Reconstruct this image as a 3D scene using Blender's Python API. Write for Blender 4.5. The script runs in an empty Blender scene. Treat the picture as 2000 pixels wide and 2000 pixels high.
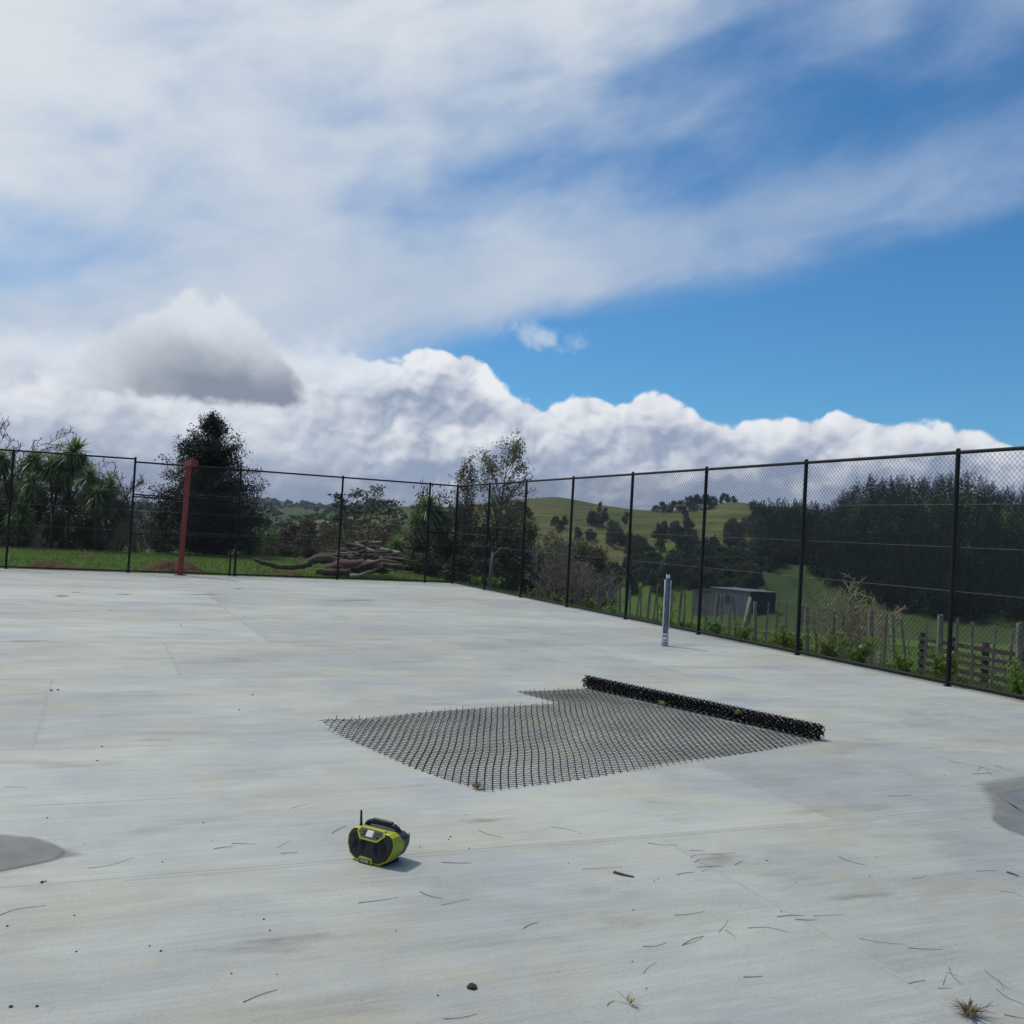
import bpy, bmesh, math, random
import numpy as np
from mathutils import Vector, Matrix

SC = bpy.context.scene
COL = SC.collection
PI = math.pi
rad = math.radians

# ------------------------------------------------------------------ camera
YAW, PITCH, ROLL, FPX, CAMH = 0.40128, 0.02172, 0.05578, 1900.0, 1.6279
CF = np.array([math.sin(YAW) * math.cos(PITCH), math.cos(YAW) * math.cos(PITCH), math.sin(PITCH)])
_r = np.array([math.cos(YAW), -math.sin(YAW), 0.0])
_u = np.cross(_r, CF)
CR = _r * math.cos(ROLL) + _u * math.sin(ROLL)
CU = -_r * math.sin(ROLL) + _u * math.cos(ROLL)
cam_d = bpy.data.cameras.new('camera')
cam = bpy.data.objects.new('camera', cam_d)
COL.objects.link(cam)
M = Matrix(((CR[0], CU[0], -CF[0], 0), (CR[1], CU[1], -CF[1], 0), (CR[2], CU[2], -CF[2], CAMH), (0, 0, 0, 1)))
cam.matrix_world = M
cam_d.sensor_width = 36.0
cam_d.sensor_fit = 'HORIZONTAL'
cam_d.lens = 36.0 * FPX / 2000.0
cam_d.clip_start = 0.05
cam_d.clip_end = 20000
SC.camera = cam

# ------------------------------------------------------------------ light
SUN_AZ = YAW - rad(58)          # bearing of the sun, clockwise from +Y
SUN_EL = rad(58)
SUN = np.array([math.sin(SUN_AZ) * math.cos(SUN_EL), math.cos(SUN_AZ) * math.cos(SUN_EL), math.sin(SUN_EL)])
sd = bpy.data.lights.new('sun', 'SUN')
sd.energy = 2.3
sd.angle = rad(5.0)
sd.color = (1.0, 0.95, 0.88)
sun = bpy.data.objects.new('sun', sd)
COL.objects.link(sun)
sun.rotation_euler = Vector(-SUN).to_track_quat('-Z', 'Y').to_euler()
sun.location = (0, 0, 60)

SC.view_settings.view_transform = 'Standard'
SC.view_settings.look = 'None'
SC.view_settings.exposure = 0.0
SC.view_settings.gamma = 1.0
SC.view_settings.use_curve_mapping = False
SC.render.engine = 'CYCLES'
SC.cycles.max_bounces = 6
SC.cycles.diffuse_bounces = 2
SC.cycles.glossy_bounces = 2
SC.cycles.transmission_bounces = 4
SC.cycles.transparent_max_bounces = 12
SC.cycles.use_denoising = True


def azel(px, py):
    """bearing (deg, 0 = the way the court is looked along) and elevation (deg) of a photo pixel"""
    d = CF + CR * (px - 1000) / FPX - CU * (py - 1000) / FPX
    d = d / np.linalg.norm(d)
    a = math.degrees(math.atan2(d[0], d[1]) - YAW)
    return a, math.degrees(math.asin(d[2]))


# ------------------------------------------------------------------ node expressions
class X:
    """tiny expression wrapper round a node tree socket"""
    nt = None

    def __init__(self, s): self.s = s

    @staticmethod
    def op(o, *a, clamp=False):
        n = X.nt.nodes.new('ShaderNodeMath'); n.operation = o; n.use_clamp = clamp
        for i, v in enumerate(a):
            if isinstance(v, X): X.nt.links.new(v.s, n.inputs[i])
            else: n.inputs[i].default_value = v
        return X(n.outputs[0])

    def __add__(s, o): return X.op('ADD', s, o)
    __radd__ = __add__
    def __sub__(s, o): return X.op('SUBTRACT', s, o)
    def __rsub__(s, o): return X.op('SUBTRACT', o, s)
    def __mul__(s, o): return X.op('MULTIPLY', s, o)
    __rmul__ = __mul__
    def __truediv__(s, o): return X.op('DIVIDE', s, o)
    def __neg__(s): return X.op('MULTIPLY', s, -1.0)


def sstep(x, a, b):
    n = X.nt.nodes.new('ShaderNodeMapRange'); n.interpolation_type = 'SMOOTHSTEP'; n.clamp = True
    X.nt.links.new(x.s, n.inputs['Value'])
    for nm, v in (('From Min', a), ('From Max', b)):
        if isinstance(v, X): X.nt.links.new(v.s, n.inputs[nm])
        else: n.inputs[nm].default_value = v
    return X(n.outputs[0])


def lstep(x, a, b, c=0.0, d=1.0):
    n = X.nt.nodes.new('ShaderNodeMapRange'); n.clamp = True
    X.nt.links.new(x.s, n.inputs['Value'])
    for nm, v in (('From Min', a), ('From Max', b), ('To Min', c), ('To Max', d)): n.inputs[nm].default_value = v
    return X(n.outputs[0])


def vcomb(x, y, z):
    n = X.nt.nodes.new('ShaderNodeCombineXYZ')
    for i, v in enumerate((x, y, z)):
        if isinstance(v, X): X.nt.links.new(v.s, n.inputs[i])
        else: n.inputs[i].default_value = v
    return n.outputs[0]


def vsep(sock):
    n = X.nt.nodes.new('ShaderNodeSeparateXYZ'); X.nt.links.new(sock, n.inputs[0])
    return X(n.outputs[0]), X(n.outputs[1]), X(n.outputs[2])


def noise(vec, scale, detail=4.0, rough=0.5, dist=0.0, lac=2.0):
    n = X.nt.nodes.new('ShaderNodeTexNoise'); n.noise_dimensions = '3D'
    if vec is not None: X.nt.links.new(vec, n.inputs['Vector'])
    n.inputs['Scale'].default_value = scale; n.inputs['Detail'].default_value = detail
    n.inputs['Roughness'].default_value = rough; n.inputs['Distortion'].default_value = dist
    n.inputs['Lacunarity'].default_value = lac
    return X(n.outputs['Fac'])


def voronoi(vec, scale, feature='F1', rnd=1.0):
    n = X.nt.nodes.new('ShaderNodeTexVoronoi'); n.feature = feature
    X.nt.links.new(vec, n.inputs['Vector']); n.inputs['Scale'].default_value = scale; n.inputs['Randomness'].default_value = rnd
    return X(n.outputs['Distance'])


def mix(f, a, b):
    n = X.nt.nodes.new('ShaderNodeMix'); n.data_type = 'RGBA'; n.clamp_factor = True
    if isinstance(f, X): X.nt.links.new(f.s, n.inputs[0])
    else: n.inputs[0].default_value = f
    for s, v in ((n.inputs[6], a), (n.inputs[7], b)):
        if isinstance(v, (tuple, list)): s.default_value = (*v, 1.0)[:4]
        elif isinstance(v, X): X.nt.links.new(v.s, s)
        else: X.nt.links.new(v, s)
    return n.outputs[2]


def cmul(a, f):
    n = X.nt.nodes.new('ShaderNodeMix'); n.data_type = 'RGBA'; n.blend_type = 'MULTIPLY'; n.inputs[0].default_value = 1.0
    X.nt.links.new(a, n.inputs[6])
    if isinstance(f, X): X.nt.links.new(f.s, n.inputs[7])
    elif isinstance(f, (tuple, list)): n.inputs[7].default_value = (*f, 1.0)
    else: X.nt.links.new(f, n.inputs[7])
    return n.outputs[2]


def fcurve(x, pts, x0, x1, y0, y1):
    """piecewise-smooth curve through pts (x, y)"""
    n = X.nt.nodes.new('ShaderNodeFloatCurve')
    X.nt.links.new(lstep(x, x0, x1).s, n.inputs['Value'])
    c = n.mapping.curves[0]
    P = sorted(((a - x0) / (x1 - x0), (b - y0) / (y1 - y0)) for a, b in pts)
    while len(c.points) < len(P): c.points.new(0.5, 0.5)
    for p, (a, b) in zip(c.points, P): p.location = (a, b); p.handle_type = 'AUTO_CLAMPED'
    n.mapping.update()
    return X(n.outputs[0]) * (y1 - y0) + y0


# ------------------------------------------------------------------ world: sky and clouds
def lin(r, g, b):
    f = lambda c: (c / 255 / 12.92) if c / 255 <= 0.04045 else ((c / 255 + 0.055) / 1.055) ** 2.4
    return (f(r), f(g), f(b))


WS = 0.1
W = bpy.data.worlds.new('World'); SC.world = W; W.use_nodes = True
W.cycles.sampling_method = 'NONE'
nt = W.node_tree; nt.nodes.clear(); X.nt = nt
sky = nt.nodes.new('ShaderNodeTexSky'); sky.sky_type = 'NISHITA'; sky.sun_disc = False
sky.sun_elevation = SUN_EL; sky.sun_rotation = SUN_AZ
sky.altitude = 50; sky.air_density = 1.0; sky.dust_density = 0.0; sky.ozone_density = 3.0
tc = nt.nodes.new('ShaderNodeTexCoord'); D = tc.outputs['Generated']
dx, dy, dz = vsep(D)
cy, sy = math.cos(YAW), math.sin(YAW)
ax = dx * cy - dy * sy
ay = dx * sy + dy * cy
AZ = X.op('ARCTAN2', ax, ay) * (180 / PI)
EL = X.op('ARCSINE', dz) * (180 / PI)
phase = dx * float(SUN[0]) + dy * float(SUN[1]) + dz * float(SUN[2])      # cos of the angle from the sun
glow = sstep(phase, 0.30, 0.90)

SKYB = cmul(sky.outputs[0], (0.34, 0.78, 1.04))

def k(c, f=1.0):                       # a display colour -> sky radiance
    return tuple(v / WS * f for v in c)

S = EL - AZ * 0.22                     # streaks climb gently to the right
n_st = noise(vcomb(AZ * 0.04, S * 0.10, 3.7), 1.1, 5, 0.5, 0.2)
n_big = noise(D, 2.6, 4, 0.5, 0.2)
n_fib = noise(vcomb(AZ * 0.10, S * 0.22, 9.1), 1.2, 7, 0.56, 0.3)
# the veil: thick toward the sun, thinning to the right
vb = fcurve(AZ, [(-180, .40), (-60, 1.0), (-30, 1.0), (-16, 1.0), (-8, .98), (0, .84), (8, .70), (16, .60), (28, .55), (60, .34), (180, .40)], -180, 180, 0, 1)
lowclear = sstep(S + (n_st - 0.5) * 4.0 + (n_fib - 0.5) * 4.0, 11.2, 14.4)
rightcut = 1.0 - (1.0 - lowclear) * sstep(AZ, -15, -3)
bandm = 1.0 - sstep(X.op('ABSOLUTE', S - 14.6 + (n_fib - 0.5) * 3.0), 0.6, 3.0)
gap = (1.0 - sstep(X.op('ABSOLUTE', S - 19.0 + (n_st - 0.5) * 5.0), 0.5, 3.4)) * sstep(AZ, -12, 0)
leftblue = (1.0 - sstep(X.op('ABSOLUTE', EL - 13.0 + (n_fib - 0.5) * 3.0), 1.0, 4.5)) * sstep(AZ, -18, -27)
vv = vb + (n_st - 0.5) * 1.05 + (n_big - 0.5) * 0.80 + (n_fib - 0.5) * 0.85 + bandm * 0.14 * sstep(AZ, 27, 20) - gap * 0.26 - leftblue * 0.20
veil = sstep(vv, 0.05, 1.05) * rightcut * 0.97
vlit = sstep(0.10 + glow * 0.78 + (n_big - 0.5) * 0.7 + (n_st - 0.5) * 0.5 + (n_fib - 0.5) * 0.5, 0.0, 0.85)
veil_col = mix(vlit, k(lin(154, 177, 209)), k(lin(221, 227, 232)))
c1 = mix(veil, SKYB, veil_col)

# cumulus bank along the horizon
edge_px = [(-900, 640), (-300, 600), (0, 640), (200, 650), (420, 690), (560, 665), (700, 690), (780, 694), (850, 675), (905, 680), (950, 722), (1000, 748),
           (1040, 775), (1062, 798), (1100, 790), (1135, 765), (1180, 775), (1215, 790), (1240, 770), (1290, 766), (1335, 772), (1355, 800), (1400, 805), (1430, 822),
           (1500, 805), (1560, 808), (1620, 808), (1700, 822), (1800, 822), (1900, 826), (1970, 850), (2150, 868)]
epts = [azel(*p) for p in edge_px]
epts = [(-180, 5.0), (-110, 7.0)] + epts + [(60, 5.0), (110, 6.0), (180, 5.0)]
edge = fcurve(AZ, epts, -180, 180, 0, 16)
b1 = noise(vcomb(AZ, EL * 1.25, 2.0), 0.36, 8, 0.6, 0.25)
b0 = noise(vcomb(AZ, EL * 1.2, 14.0), 0.5, 4, 0.5)
wx = AZ + (b1 - 0.5) * 2.2; wy = EL * 1.15 + (b0 - 0.5) * 2.2
v2 = voronoi(vcomb(wx, wy, 5.0), 1.15)
v1 = voronoi(vcomb(wx, wy, 8.0), 0.36)
v1b = voronoi(vcomb(wx + 0.55, wy - 1.0, 8.0), 0.36)
v2b = voronoi(vcomb(wx + 0.2, wy - 0.35, 5.0), 1.15)
bill = (0.45 - v1) * 1.5 + (0.42 - v2) * 0.75 + (b1 - 0.5) * 1.1
soft = sstep(AZ, -5, -13)                                    # left of the bank the edge dissolves in the veil
dist = edge - EL + bill * 0.66 - 0.05                          # degrees below the cloud top
hard = sstep(dist, -0.08, 0.30)
softm = sstep(dist + (n_big - 0.5) * 6.0, -2.2, 2.8)
cum = hard * (1.0 - soft) + softm * soft
# shading: lit rims and tops, grey bodies, bluish toward the horizon
b2 = noise(vcomb(AZ + 0.8, (EL - 0.7) * 1.25, 2.0), 0.34, 4, 0.5, 0.25)
relief = (b1 - b2) * 0.6 + (v1b - v1) * 0.70 + (v2b - v2) * 0.34
rim = 1.0 - sstep(dist, 0.2, 1.9)
body = noise(vcomb(AZ * 0.6, EL * 1.9, 7.0), 0.20, 4, 0.5, 0.3)
lit = 0.40 + rim * 0.40 + relief * (1.0 - soft * 0.45) + (body - 0.5) * 0.80 + soft * 0.27 - sstep(EL, 6.5, 1.5) * (0.30 + soft * 0.22)
cum_col = mix(sstep(lit, -0.05, 1.0), k(lin(146, 160, 186)), k(lin(243, 245, 248)))
c2 = mix(cum, c1, cum_col)

# dark wedge cloud hanging low on the left
top_px = [(100, 730), (150, 670), (210, 618), (300, 580), (380, 550), (450, 568), (510, 615), (565, 680), (620, 770)]
bot_px = [(100, 745), (200, 765), (300, 778), (400, 788), (480, 792), (540, 796), (620, 792)]
wt = fcurve(AZ, [(-180, 5), (-40, 5)] + [azel(*p) for p in top_px] + [(-5, 5), (180, 5)], -180, 180, 0, 20)
wb = fcurve(AZ, [(-180, 9), (-40, 9)] + [azel(*p) for p in bot_px] + [(-5, 9), (180, 9)], -180, 180, 0, 20)
wedge = sstep(wt - EL + (n_big - 0.5) * 2.0 + bill * 1.1 + (b1 - 0.5) * 1.2 - 0.1, -0.15, 1.0) * sstep(EL - wb + (b1 - 0.5) * 1.0 + (v2 - 0.4) * 0.4, -0.1, 0.5)
wshade = sstep(EL - wb + (b1 - 0.5) * 3.0 + (n_big - 0.5) * 2.0, 5.0, 0.8) * sstep(AZ + (b1 - 0.5) * 4.0, -26.5, -18.5)
wedge_col = mix(wshade, k(lin(228, 232, 237)), k(lin(128, 137, 153)))
c3 = mix(wedge * (0.74 + wshade * 0.22), c2, wedge_col)

# one small stray puff above the bank
sa, se = azel(1060, 662)
px_ = (AZ - sa) * 0.40; py_ = (EL - se) * 1.05
rr = X.op('SQRT', px_ * px_ + py_ * py_) + (b1 - 0.5) * 2.2 + (v2 - 0.4) * 0.5
stray = (1.0 - sstep(rr, 0.2, 1.1)) * 0.66
c4 = mix(stray, c3, k(lin(208, 218, 231)))
# low grey haze at the horizon
c5 = mix(sstep(EL, 3.0, -0.5) * 0.55, c4, k(lin(158, 172, 196)))
bg = nt.nodes.new('ShaderNodeBackground'); bg.inputs[1].default_value = WS
nt.links.new(c5, bg.inputs[0])
wo = nt.nodes.new('ShaderNodeOutputWorld'); nt.links.new(bg.outputs[0], wo.inputs[0])

# ------------------------------------------------------------------ mesh helpers
def mesh_np(name, V, F, smooth=False):
    """V (n,3), F (m,k) integer array of one face size"""
    V = np.asarray(V, dtype=np.float32); F = np.asarray(F, dtype=np.int32)
    me = bpy.data.meshes.new(name)
    m, kk = F.shape
    me.vertices.add(len(V)); me.vertices.foreach_set('co', V.ravel())
    me.loops.add(m * kk); me.loops.foreach_set('vertex_index', F.ravel())
    me.polygons.add(m); me.polygons.foreach_set('loop_start', np.arange(0, m * kk, kk, dtype=np.int32))
    me.polygons.foreach_set('loop_total', np.full(m, kk, dtype=np.int32))
    me.update(calc_edges=True)
    if smooth: me.polygons.foreach_set('use_smooth', np.ones(m, dtype=bool))
    return me


class MB:
    """collects shapes, builds ONE mesh object"""
    def __init__(s): s.V = []; s.F = []

    def add(s, V, F):
        o = len(s.V); s.V += [tuple(map(float, v)) for v in V]; s.F += [tuple(int(i) + o for i in f) for f in F]

    def box(s, lo, hi, mat=None):
        (x0, y0, z0), (x1, y1, z1) = lo, hi
        V = [(x0, y0, z0), (x1, y0, z0), (x1, y1, z0), (x0, y1, z0), (x0, y0, z1), (x1, y0, z1), (x1, y1, z1), (x0, y1, z1)]
        if mat is not None: V = [tuple(mat @ Vector(v)) for v in V]
        s.add(V, [(0, 3, 2, 1), (4, 5, 6, 7), (0, 1, 5, 4), (1, 2, 6, 5), (2, 3, 7, 6), (3, 0, 4, 7)])

    def tube(s, pts, rads, k=8, caps=True, twist=0.0):
        pts = [np.array(p, float) for p in pts]
        if not hasattr(rads, '__len__'): rads = [rads] * len(pts)
        V = []; F = []
        for i, p in enumerate(pts):
            t = pts[min(i + 1, len(pts) - 1)] - pts[max(i - 1, 0)]; t = t / (np.linalg.norm(t) + 1e-9)
            a = np.array([0, 0, 1.0]) if abs(t[2]) < 0.9 else np.array([1.0, 0, 0])
            e1 = np.cross(t, a); e1 /= np.linalg.norm(e1); e2 = np.cross(t, e1)
            for j in range(k):
                an = 2 * PI * j / k + twist; V.append(p + rads[i] * (e1 * math.cos(an) + e2 * math.sin(an)))
        for i in range(len(pts) - 1):
            for j in range(k):
                F.append((i * k + j, i * k + (j + 1) % k, (i + 1) * k + (j + 1) % k, (i + 1) * k + j))
        if caps: F.append(tuple(reversed(range(k)))); F.append(tuple((len(pts) - 1) * k + j for j in range(k)))
        s.add(V, F)

    def loft(s, rings, cap0=True, cap1=True):
        n = len(rings[0]); V = [v for r in rings for v in r]; F = []
        for i in range(len(rings) - 1):
            for j in range(n): F.append((i * n + j, i * n + (j + 1) % n, (i + 1) * n + (j + 1) % n, (i + 1) * n + j))
        if cap0: F.append(tuple(reversed(range(n))))
        if cap1: F.append(tuple((len(rings) - 1) * n + j for j in range(n)))
        s.add(V, F)

    def build(s, name, mat, parent=None, smooth=False, bevel=0.0, seg=2):
        me = bpy.data.meshes.new(name); me.from_pydata(s.V, [], s.F); me.update()
        if bevel:
            bm = bmesh.new(); bm.from_mesh(me); bmesh.ops.recalc_face_normals(bm, faces=bm.faces)
            es = [e for e in bm.edges if len(e.link_faces) == 2 and e.calc_face_angle(0) > 0.45]
            bmesh.ops.bevel(bm, geom=es, offset=bevel, segments=seg, affect='EDGES', profile=0.6, clamp_overlap=True)
            bm.to_mesh(me); bm.free()
        if smooth:
            for p in me.polygons: p.use_smooth = True
        return link(name, me, mat, parent)


def link(name, me, mat=None, parent=None):
    o = bpy.data.objects.new(name, me); COL.objects.link(o)
    if mat is not None and me is not None and not me.materials:
        me.materials.append(mat)
    if parent is not None: o.parent = parent
    return o


def tag(o, label=None, cat=None, group=None, kind=None):
    if label: o['label'] = label
    if cat: o['category'] = cat
    if group: o['group'] = group
    if kind: o['kind'] = kind
    return o


def empty(name, loc, rz=0.0, label=None, cat=None, group=None):
    o = bpy.data.objects.new(name, None); COL.objects.link(o); o.location = loc; o.rotation_euler = (0, 0, rz)
    o.empty_display_size = 0.2
    return tag(o, label, cat, group)


def copy_tree(o, parent=None):
    c = o.copy(); COL.objects.link(c); c.parent = parent
    for ch in [x for x in bpy.data.objects if x.parent == o]: copy_tree(ch, c)
    return c


# ------------------------------------------------------------------ materials
MATS = {}
def mat(name, col, rough=0.6, metal=0.0, spec=0.5, fn=None):
    m = bpy.data.materials.new(name); m.use_nodes = True
    b = m.node_tree.nodes['Principled BSDF']
    b.inputs['Base Color'].default_value = (*col, 1); b.inputs['Roughness'].default_value = rough
    b.inputs['Metallic'].default_value = metal; b.inputs['Specular IOR Level'].default_value = spec
    if fn: X.nt = m.node_tree; fn(m, b)
    MATS[name] = m
    return m


def objco():
    n = X.nt.nodes.new('ShaderNodeTexCoord'); return n.outputs['Object']


def geopos():
    n = X.nt.nodes.new('ShaderNodeNewGeometry'); return n.outputs['Position']


def objrand():
    n = X.nt.nodes.new('ShaderNodeObjectInfo'); return X(n.outputs['Random'])


def setc(b, sock): X.nt.links.new(sock, b.inputs['Base Color'])


def bump(b, h, strength=0.3, dist=0.01):
    n = X.nt.nodes.new('ShaderNodeBump'); n.inputs['Strength'].default_value = strength; n.inputs['Distance'].default_value = dist
    X.nt.links.new(h.s, n.inputs['Height']); X.nt.links.new(n.outputs[0], b.inputs['Normal'])


def vmat(name, ca, cb, scale=6.0, rough=0.7, cc=None, bumpd=0.0, detail=5, metal=0.0, spec=0.4, world=False):
    """two or three tone noise material"""
    def fn(m, b):
        v = geopos() if world else objco()
        n1 = noise(v, scale, detail, 0.6)
        c = mix(sstep(n1, 0.32, 0.68), ca, cb)
        if cc: c = mix(sstep(noise(v, scale * 3.1, 4, 0.6), 0.52, 0.7), c, cc)
        setc(b, c)
        if bumpd: bump(b, noise(v, scale * 5, 5, 0.65), 0.6, bumpd)
    return mat(name, ca, rough, metal, spec, fn)


def leafmat(name, ca, cb, trans=0.35, scale=1.2, rough=0.55, world=False, spec=0.3):
    m = bpy.data.materials.new(name); m.use_nodes = True; X.nt = m.node_tree
    nt = m.node_tree; b = nt.nodes['Principled BSDF']; out = nt.nodes['Material Output']
    v = geopos() if world else objco()
    g = X.nt.nodes.new('ShaderNodeNewGeometry'); ri = X(g.outputs['Random Per Island'])
    f = sstep(noise(v, scale, 3, 0.6) * 0.6 + ri * 0.4, 0.25, 0.75)
    c = mix(f, ca, cb)
    hv = X.nt.nodes.new('ShaderNodeHueSaturation'); X.nt.links.new(c, hv.inputs['Color'])
    X.nt.links.new((objrand() * 0.06 + 0.47).s, hv.inputs['Hue']); X.nt.links.new((objrand() * 0.4 + 0.8).s, hv.inputs['Value'])
    c = hv.outputs[0]
    setc(b, c); b.inputs['Roughness'].default_value = rough; b.inputs['Specular IOR Level'].default_value = spec
    t = nt.nodes.new('ShaderNodeBsdfTranslucent'); nt.links.new(c, t.inputs[0])
    ms = nt.nodes.new('ShaderNodeMixShader'); ms.inputs[0].default_value = trans
    nt.links.new(b.outputs[0], ms.inputs[1]); nt.links.new(t.outputs[0], ms.inputs[2]); nt.links.new(ms.outputs[0], out.inputs[0])
    MATS[name] = m
    return m


def concrete(m, b):
    v = geopos(); x, y, z = vsep(v)
    r = objrand()
    st = noise(vcomb(x * 2.2, y * 42.0, r * 7), 1.0, 5, 0.65, 0.15)          # broom strokes along the pour
    st2 = noise(vcomb(x * 0.7, y * 3.6, r * 3), 1.0, 6, 0.62, 0.5)
    big = noise(vcomb(x, y * 1.3, 0.0), 0.5, 6, 0.62, 0.5)
    blot = noise(vcomb(x, y * 1.25, 31.0), 1.5, 7, 0.66, 0.7)
    mid = noise(vcomb(x * 1.0, y * 1.6, 4.0), 0.9, 6, 0.62, 0.6)
    fine = noise(v, 75.0, 4, 0.75)
    c = mix(sstep(big, 0.35, 0.65), lin(178, 182, 180), lin(184, 187, 177))
    c = mix(sstep(mid, 0.43, 0.69) * 0.62, c, lin(185, 182, 158))              # yellowish dust
    c = mix(sstep(noise(vcomb(x * 0.8, y * 2.0, 11.0), 0.9, 6, 0.66, 0.5), 0.52, 0.74) * 0.65, c, lin(142, 143, 134))
    c = mix(sstep(noise(vcomb(x, y * 1.5, 21.0), 1.5, 6, 0.65, 0.6), 0.58, 0.78) * 0.55, c, lin(187, 175, 142))
    tone = 0.83 + (st - 0.5) * 0.38 + (st2 - 0.5) * 0.30 + (fine - 0.5) * 0.50 + (r - 0.5) * 0.16 + (big - 0.5) * 0.40 + (blot - 0.5) * 0.42
    # dark specks of grit
    sp = 1.0 - sstep(voronoi(v, 11.0), 0.03, 0.08)
    spk = sp * sstep(noise(v, 3.0, 2, 0.5), 0.48, 0.60)
    c = cmul(c, tone)
    c = mix(spk * 0.55, c, lin(92, 92, 86))
    setc(b, c)
    X.nt.links.new((0.80 - st2 * 0.25).s, b.inputs['Roughness'])
    bump(b, st * 0.7 + fine * 0.3, 0.35, 0.004)


mat('concrete', lin(180, 185, 188), 0.8, spec=0.5, fn=concrete)
def seam(m, b):
    v = geopos(); x, y, z = vsep(v)
    setc(b, mix(noise(v, 12.0, 4, 0.6), (0.50, 0.51, 0.50), (0.62, 0.62, 0.60)))
    at = X.nt.nodes.new('ShaderNodeAttribute'); at.attribute_name = 'fade'
    a = sstep(X(at.outputs['Fac']) + (noise(v, 14.0, 5, 0.7) - 0.5) * 1.0 + (noise(v, 1.3, 3, 0.6) - 0.5) * 2.2, 0.35, 1.1) * sstep(X(at.outputs['Fac']), 0.0, 0.6) * 0.5
    X.nt.links.new(a.s, b.inputs['Alpha'])
mat('cement_seam', (0.5, 0.5, 0.5), 0.85, fn=seam)
mat('joint', (0.30, 0.30, 0.28), 0.95)
mat('joint_dark', (0.06, 0.06, 0.056), 0.95)


def wet(m, b):
    v = geopos()
    c = mix(sstep(noise(v, 5.0, 5, 0.6), 0.35, 0.65), (0.20, 0.202, 0.19), (0.26, 0.26, 0.245))
    setc(b, c)
    b.inputs['IOR'].default_value = 1.33
    at = X.nt.nodes.new('ShaderNodeAttribute'); at.attribute_name = 'fade'
    X.nt.links.new((sstep(X(at.outputs['Fac']) + (noise(v, 9.0, 6, 0.75) - 0.5) * 0.40, 0.0, 0.45) * 0.85).s, b.inputs['Alpha'])
    bump(b, noise(v, 7.0, 2, 0.5), 0.02, 0.002)
mat('puddle_water', (0.2, 0.2, 0.2), 0.4, spec=0.3, fn=wet)


def damp(m, b):
    v = geopos(); x, y, z = vsep(v)
    setc(b, mix(noise(v, 8.0, 4, 0.6), (0.16, 0.16, 0.14), (0.24, 0.235, 0.20)))
    at = X.nt.nodes.new('ShaderNodeAttribute'); at.attribute_name = 'fade'
    n = noise(vcomb(x * 3.0, y * 16.0, 1.0), 1.0, 5, 0.65)
    a = sstep(X(at.outputs['Fac']) + (n - 0.5) * 0.9, 0.35, 1.2) * 0.5
    X.nt.links.new(a.s, b.inputs['Alpha'])
mat('damp_stain', (0.2, 0.2, 0.2), 0.6, fn=damp)

mat('black_paint', (0.006, 0.0065, 0.008), 0.45, spec=0.25)
mat('black_wire', (0.006, 0.006, 0.008), 0.5, spec=0.3)
mat('galv_wire', (0.42, 0.44, 0.46), 0.35, metal=0.7)
mat('strainer', (0.22, 0.23, 0.24), 0.55)
mat('roll_wire', (0.007, 0.007, 0.009), 0.55, spec=0.18)
vmat('red_paint', (0.20, 0.028, 0.022), (0.25, 0.042, 0.03), 4.0, 0.5, cc=(0.17, 0.03, 0.025), bumpd=0.001)


def grass(m, b):
    v = geopos(); x, y, z = vsep(v)
    n1 = noise(v, 0.35, 6, 0.65); n2 = noise(v, 4.0, 5, 0.7); n3 = noise(v, 30.0, 3, 0.7); nf = noise(v, 0.03, 5, 0.6)
    c = mix(sstep(n1, 0.3, 0.7), (0.055, 0.120, 0.014), (0.085, 0.165, 0.022))
    c = mix(sstep(n2, 0.45, 0.75) * 0.5, c, (0.10, 0.13, 0.03))
    c = mix(sstep(nf, 0.45, 0.65) * 0.5, c, (0.085, 0.12, 0.025))
    c = cmul(c, 0.75 + n3 * 0.5)
    setc(b, c); bump(b, n2 + n3, 0.8, 0.06)
mat('grass_ground', (0.06, 0.12, 0.02), 0.9, spec=0.15, fn=grass)


def hillgrass(m, b):
    v = geopos(); x, y, z = vsep(v)
    n1 = noise(v, 0.012, 6, 0.6); n2 = noise(v, 0.08, 6, 0.7)
    tr = noise(vcomb(x * 0.012, y * 0.012, z * 0.9), 1.0, 5, 0.65, 0.6)       # sheep tracks along the contours
    c = mix(sstep(n1, 0.35, 0.65), (0.070, 0.095, 0.026), (0.125, 0.13, 0.042))
    c = mix(sstep(tr, 0.47, 0.60) * 0.8, c, (0.165, 0.155, 0.06))
    c = mix(sstep(n2, 0.50, 0.68) * 0.7, c, (0.045, 0.070, 0.02))
    setc(b, c); bump(b, tr + n2 * 0.6, 0.8, 1.2)
mat('hill_grass', (0.1, 0.14, 0.03), 0.9, spec=0.1, fn=hillgrass)

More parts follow.
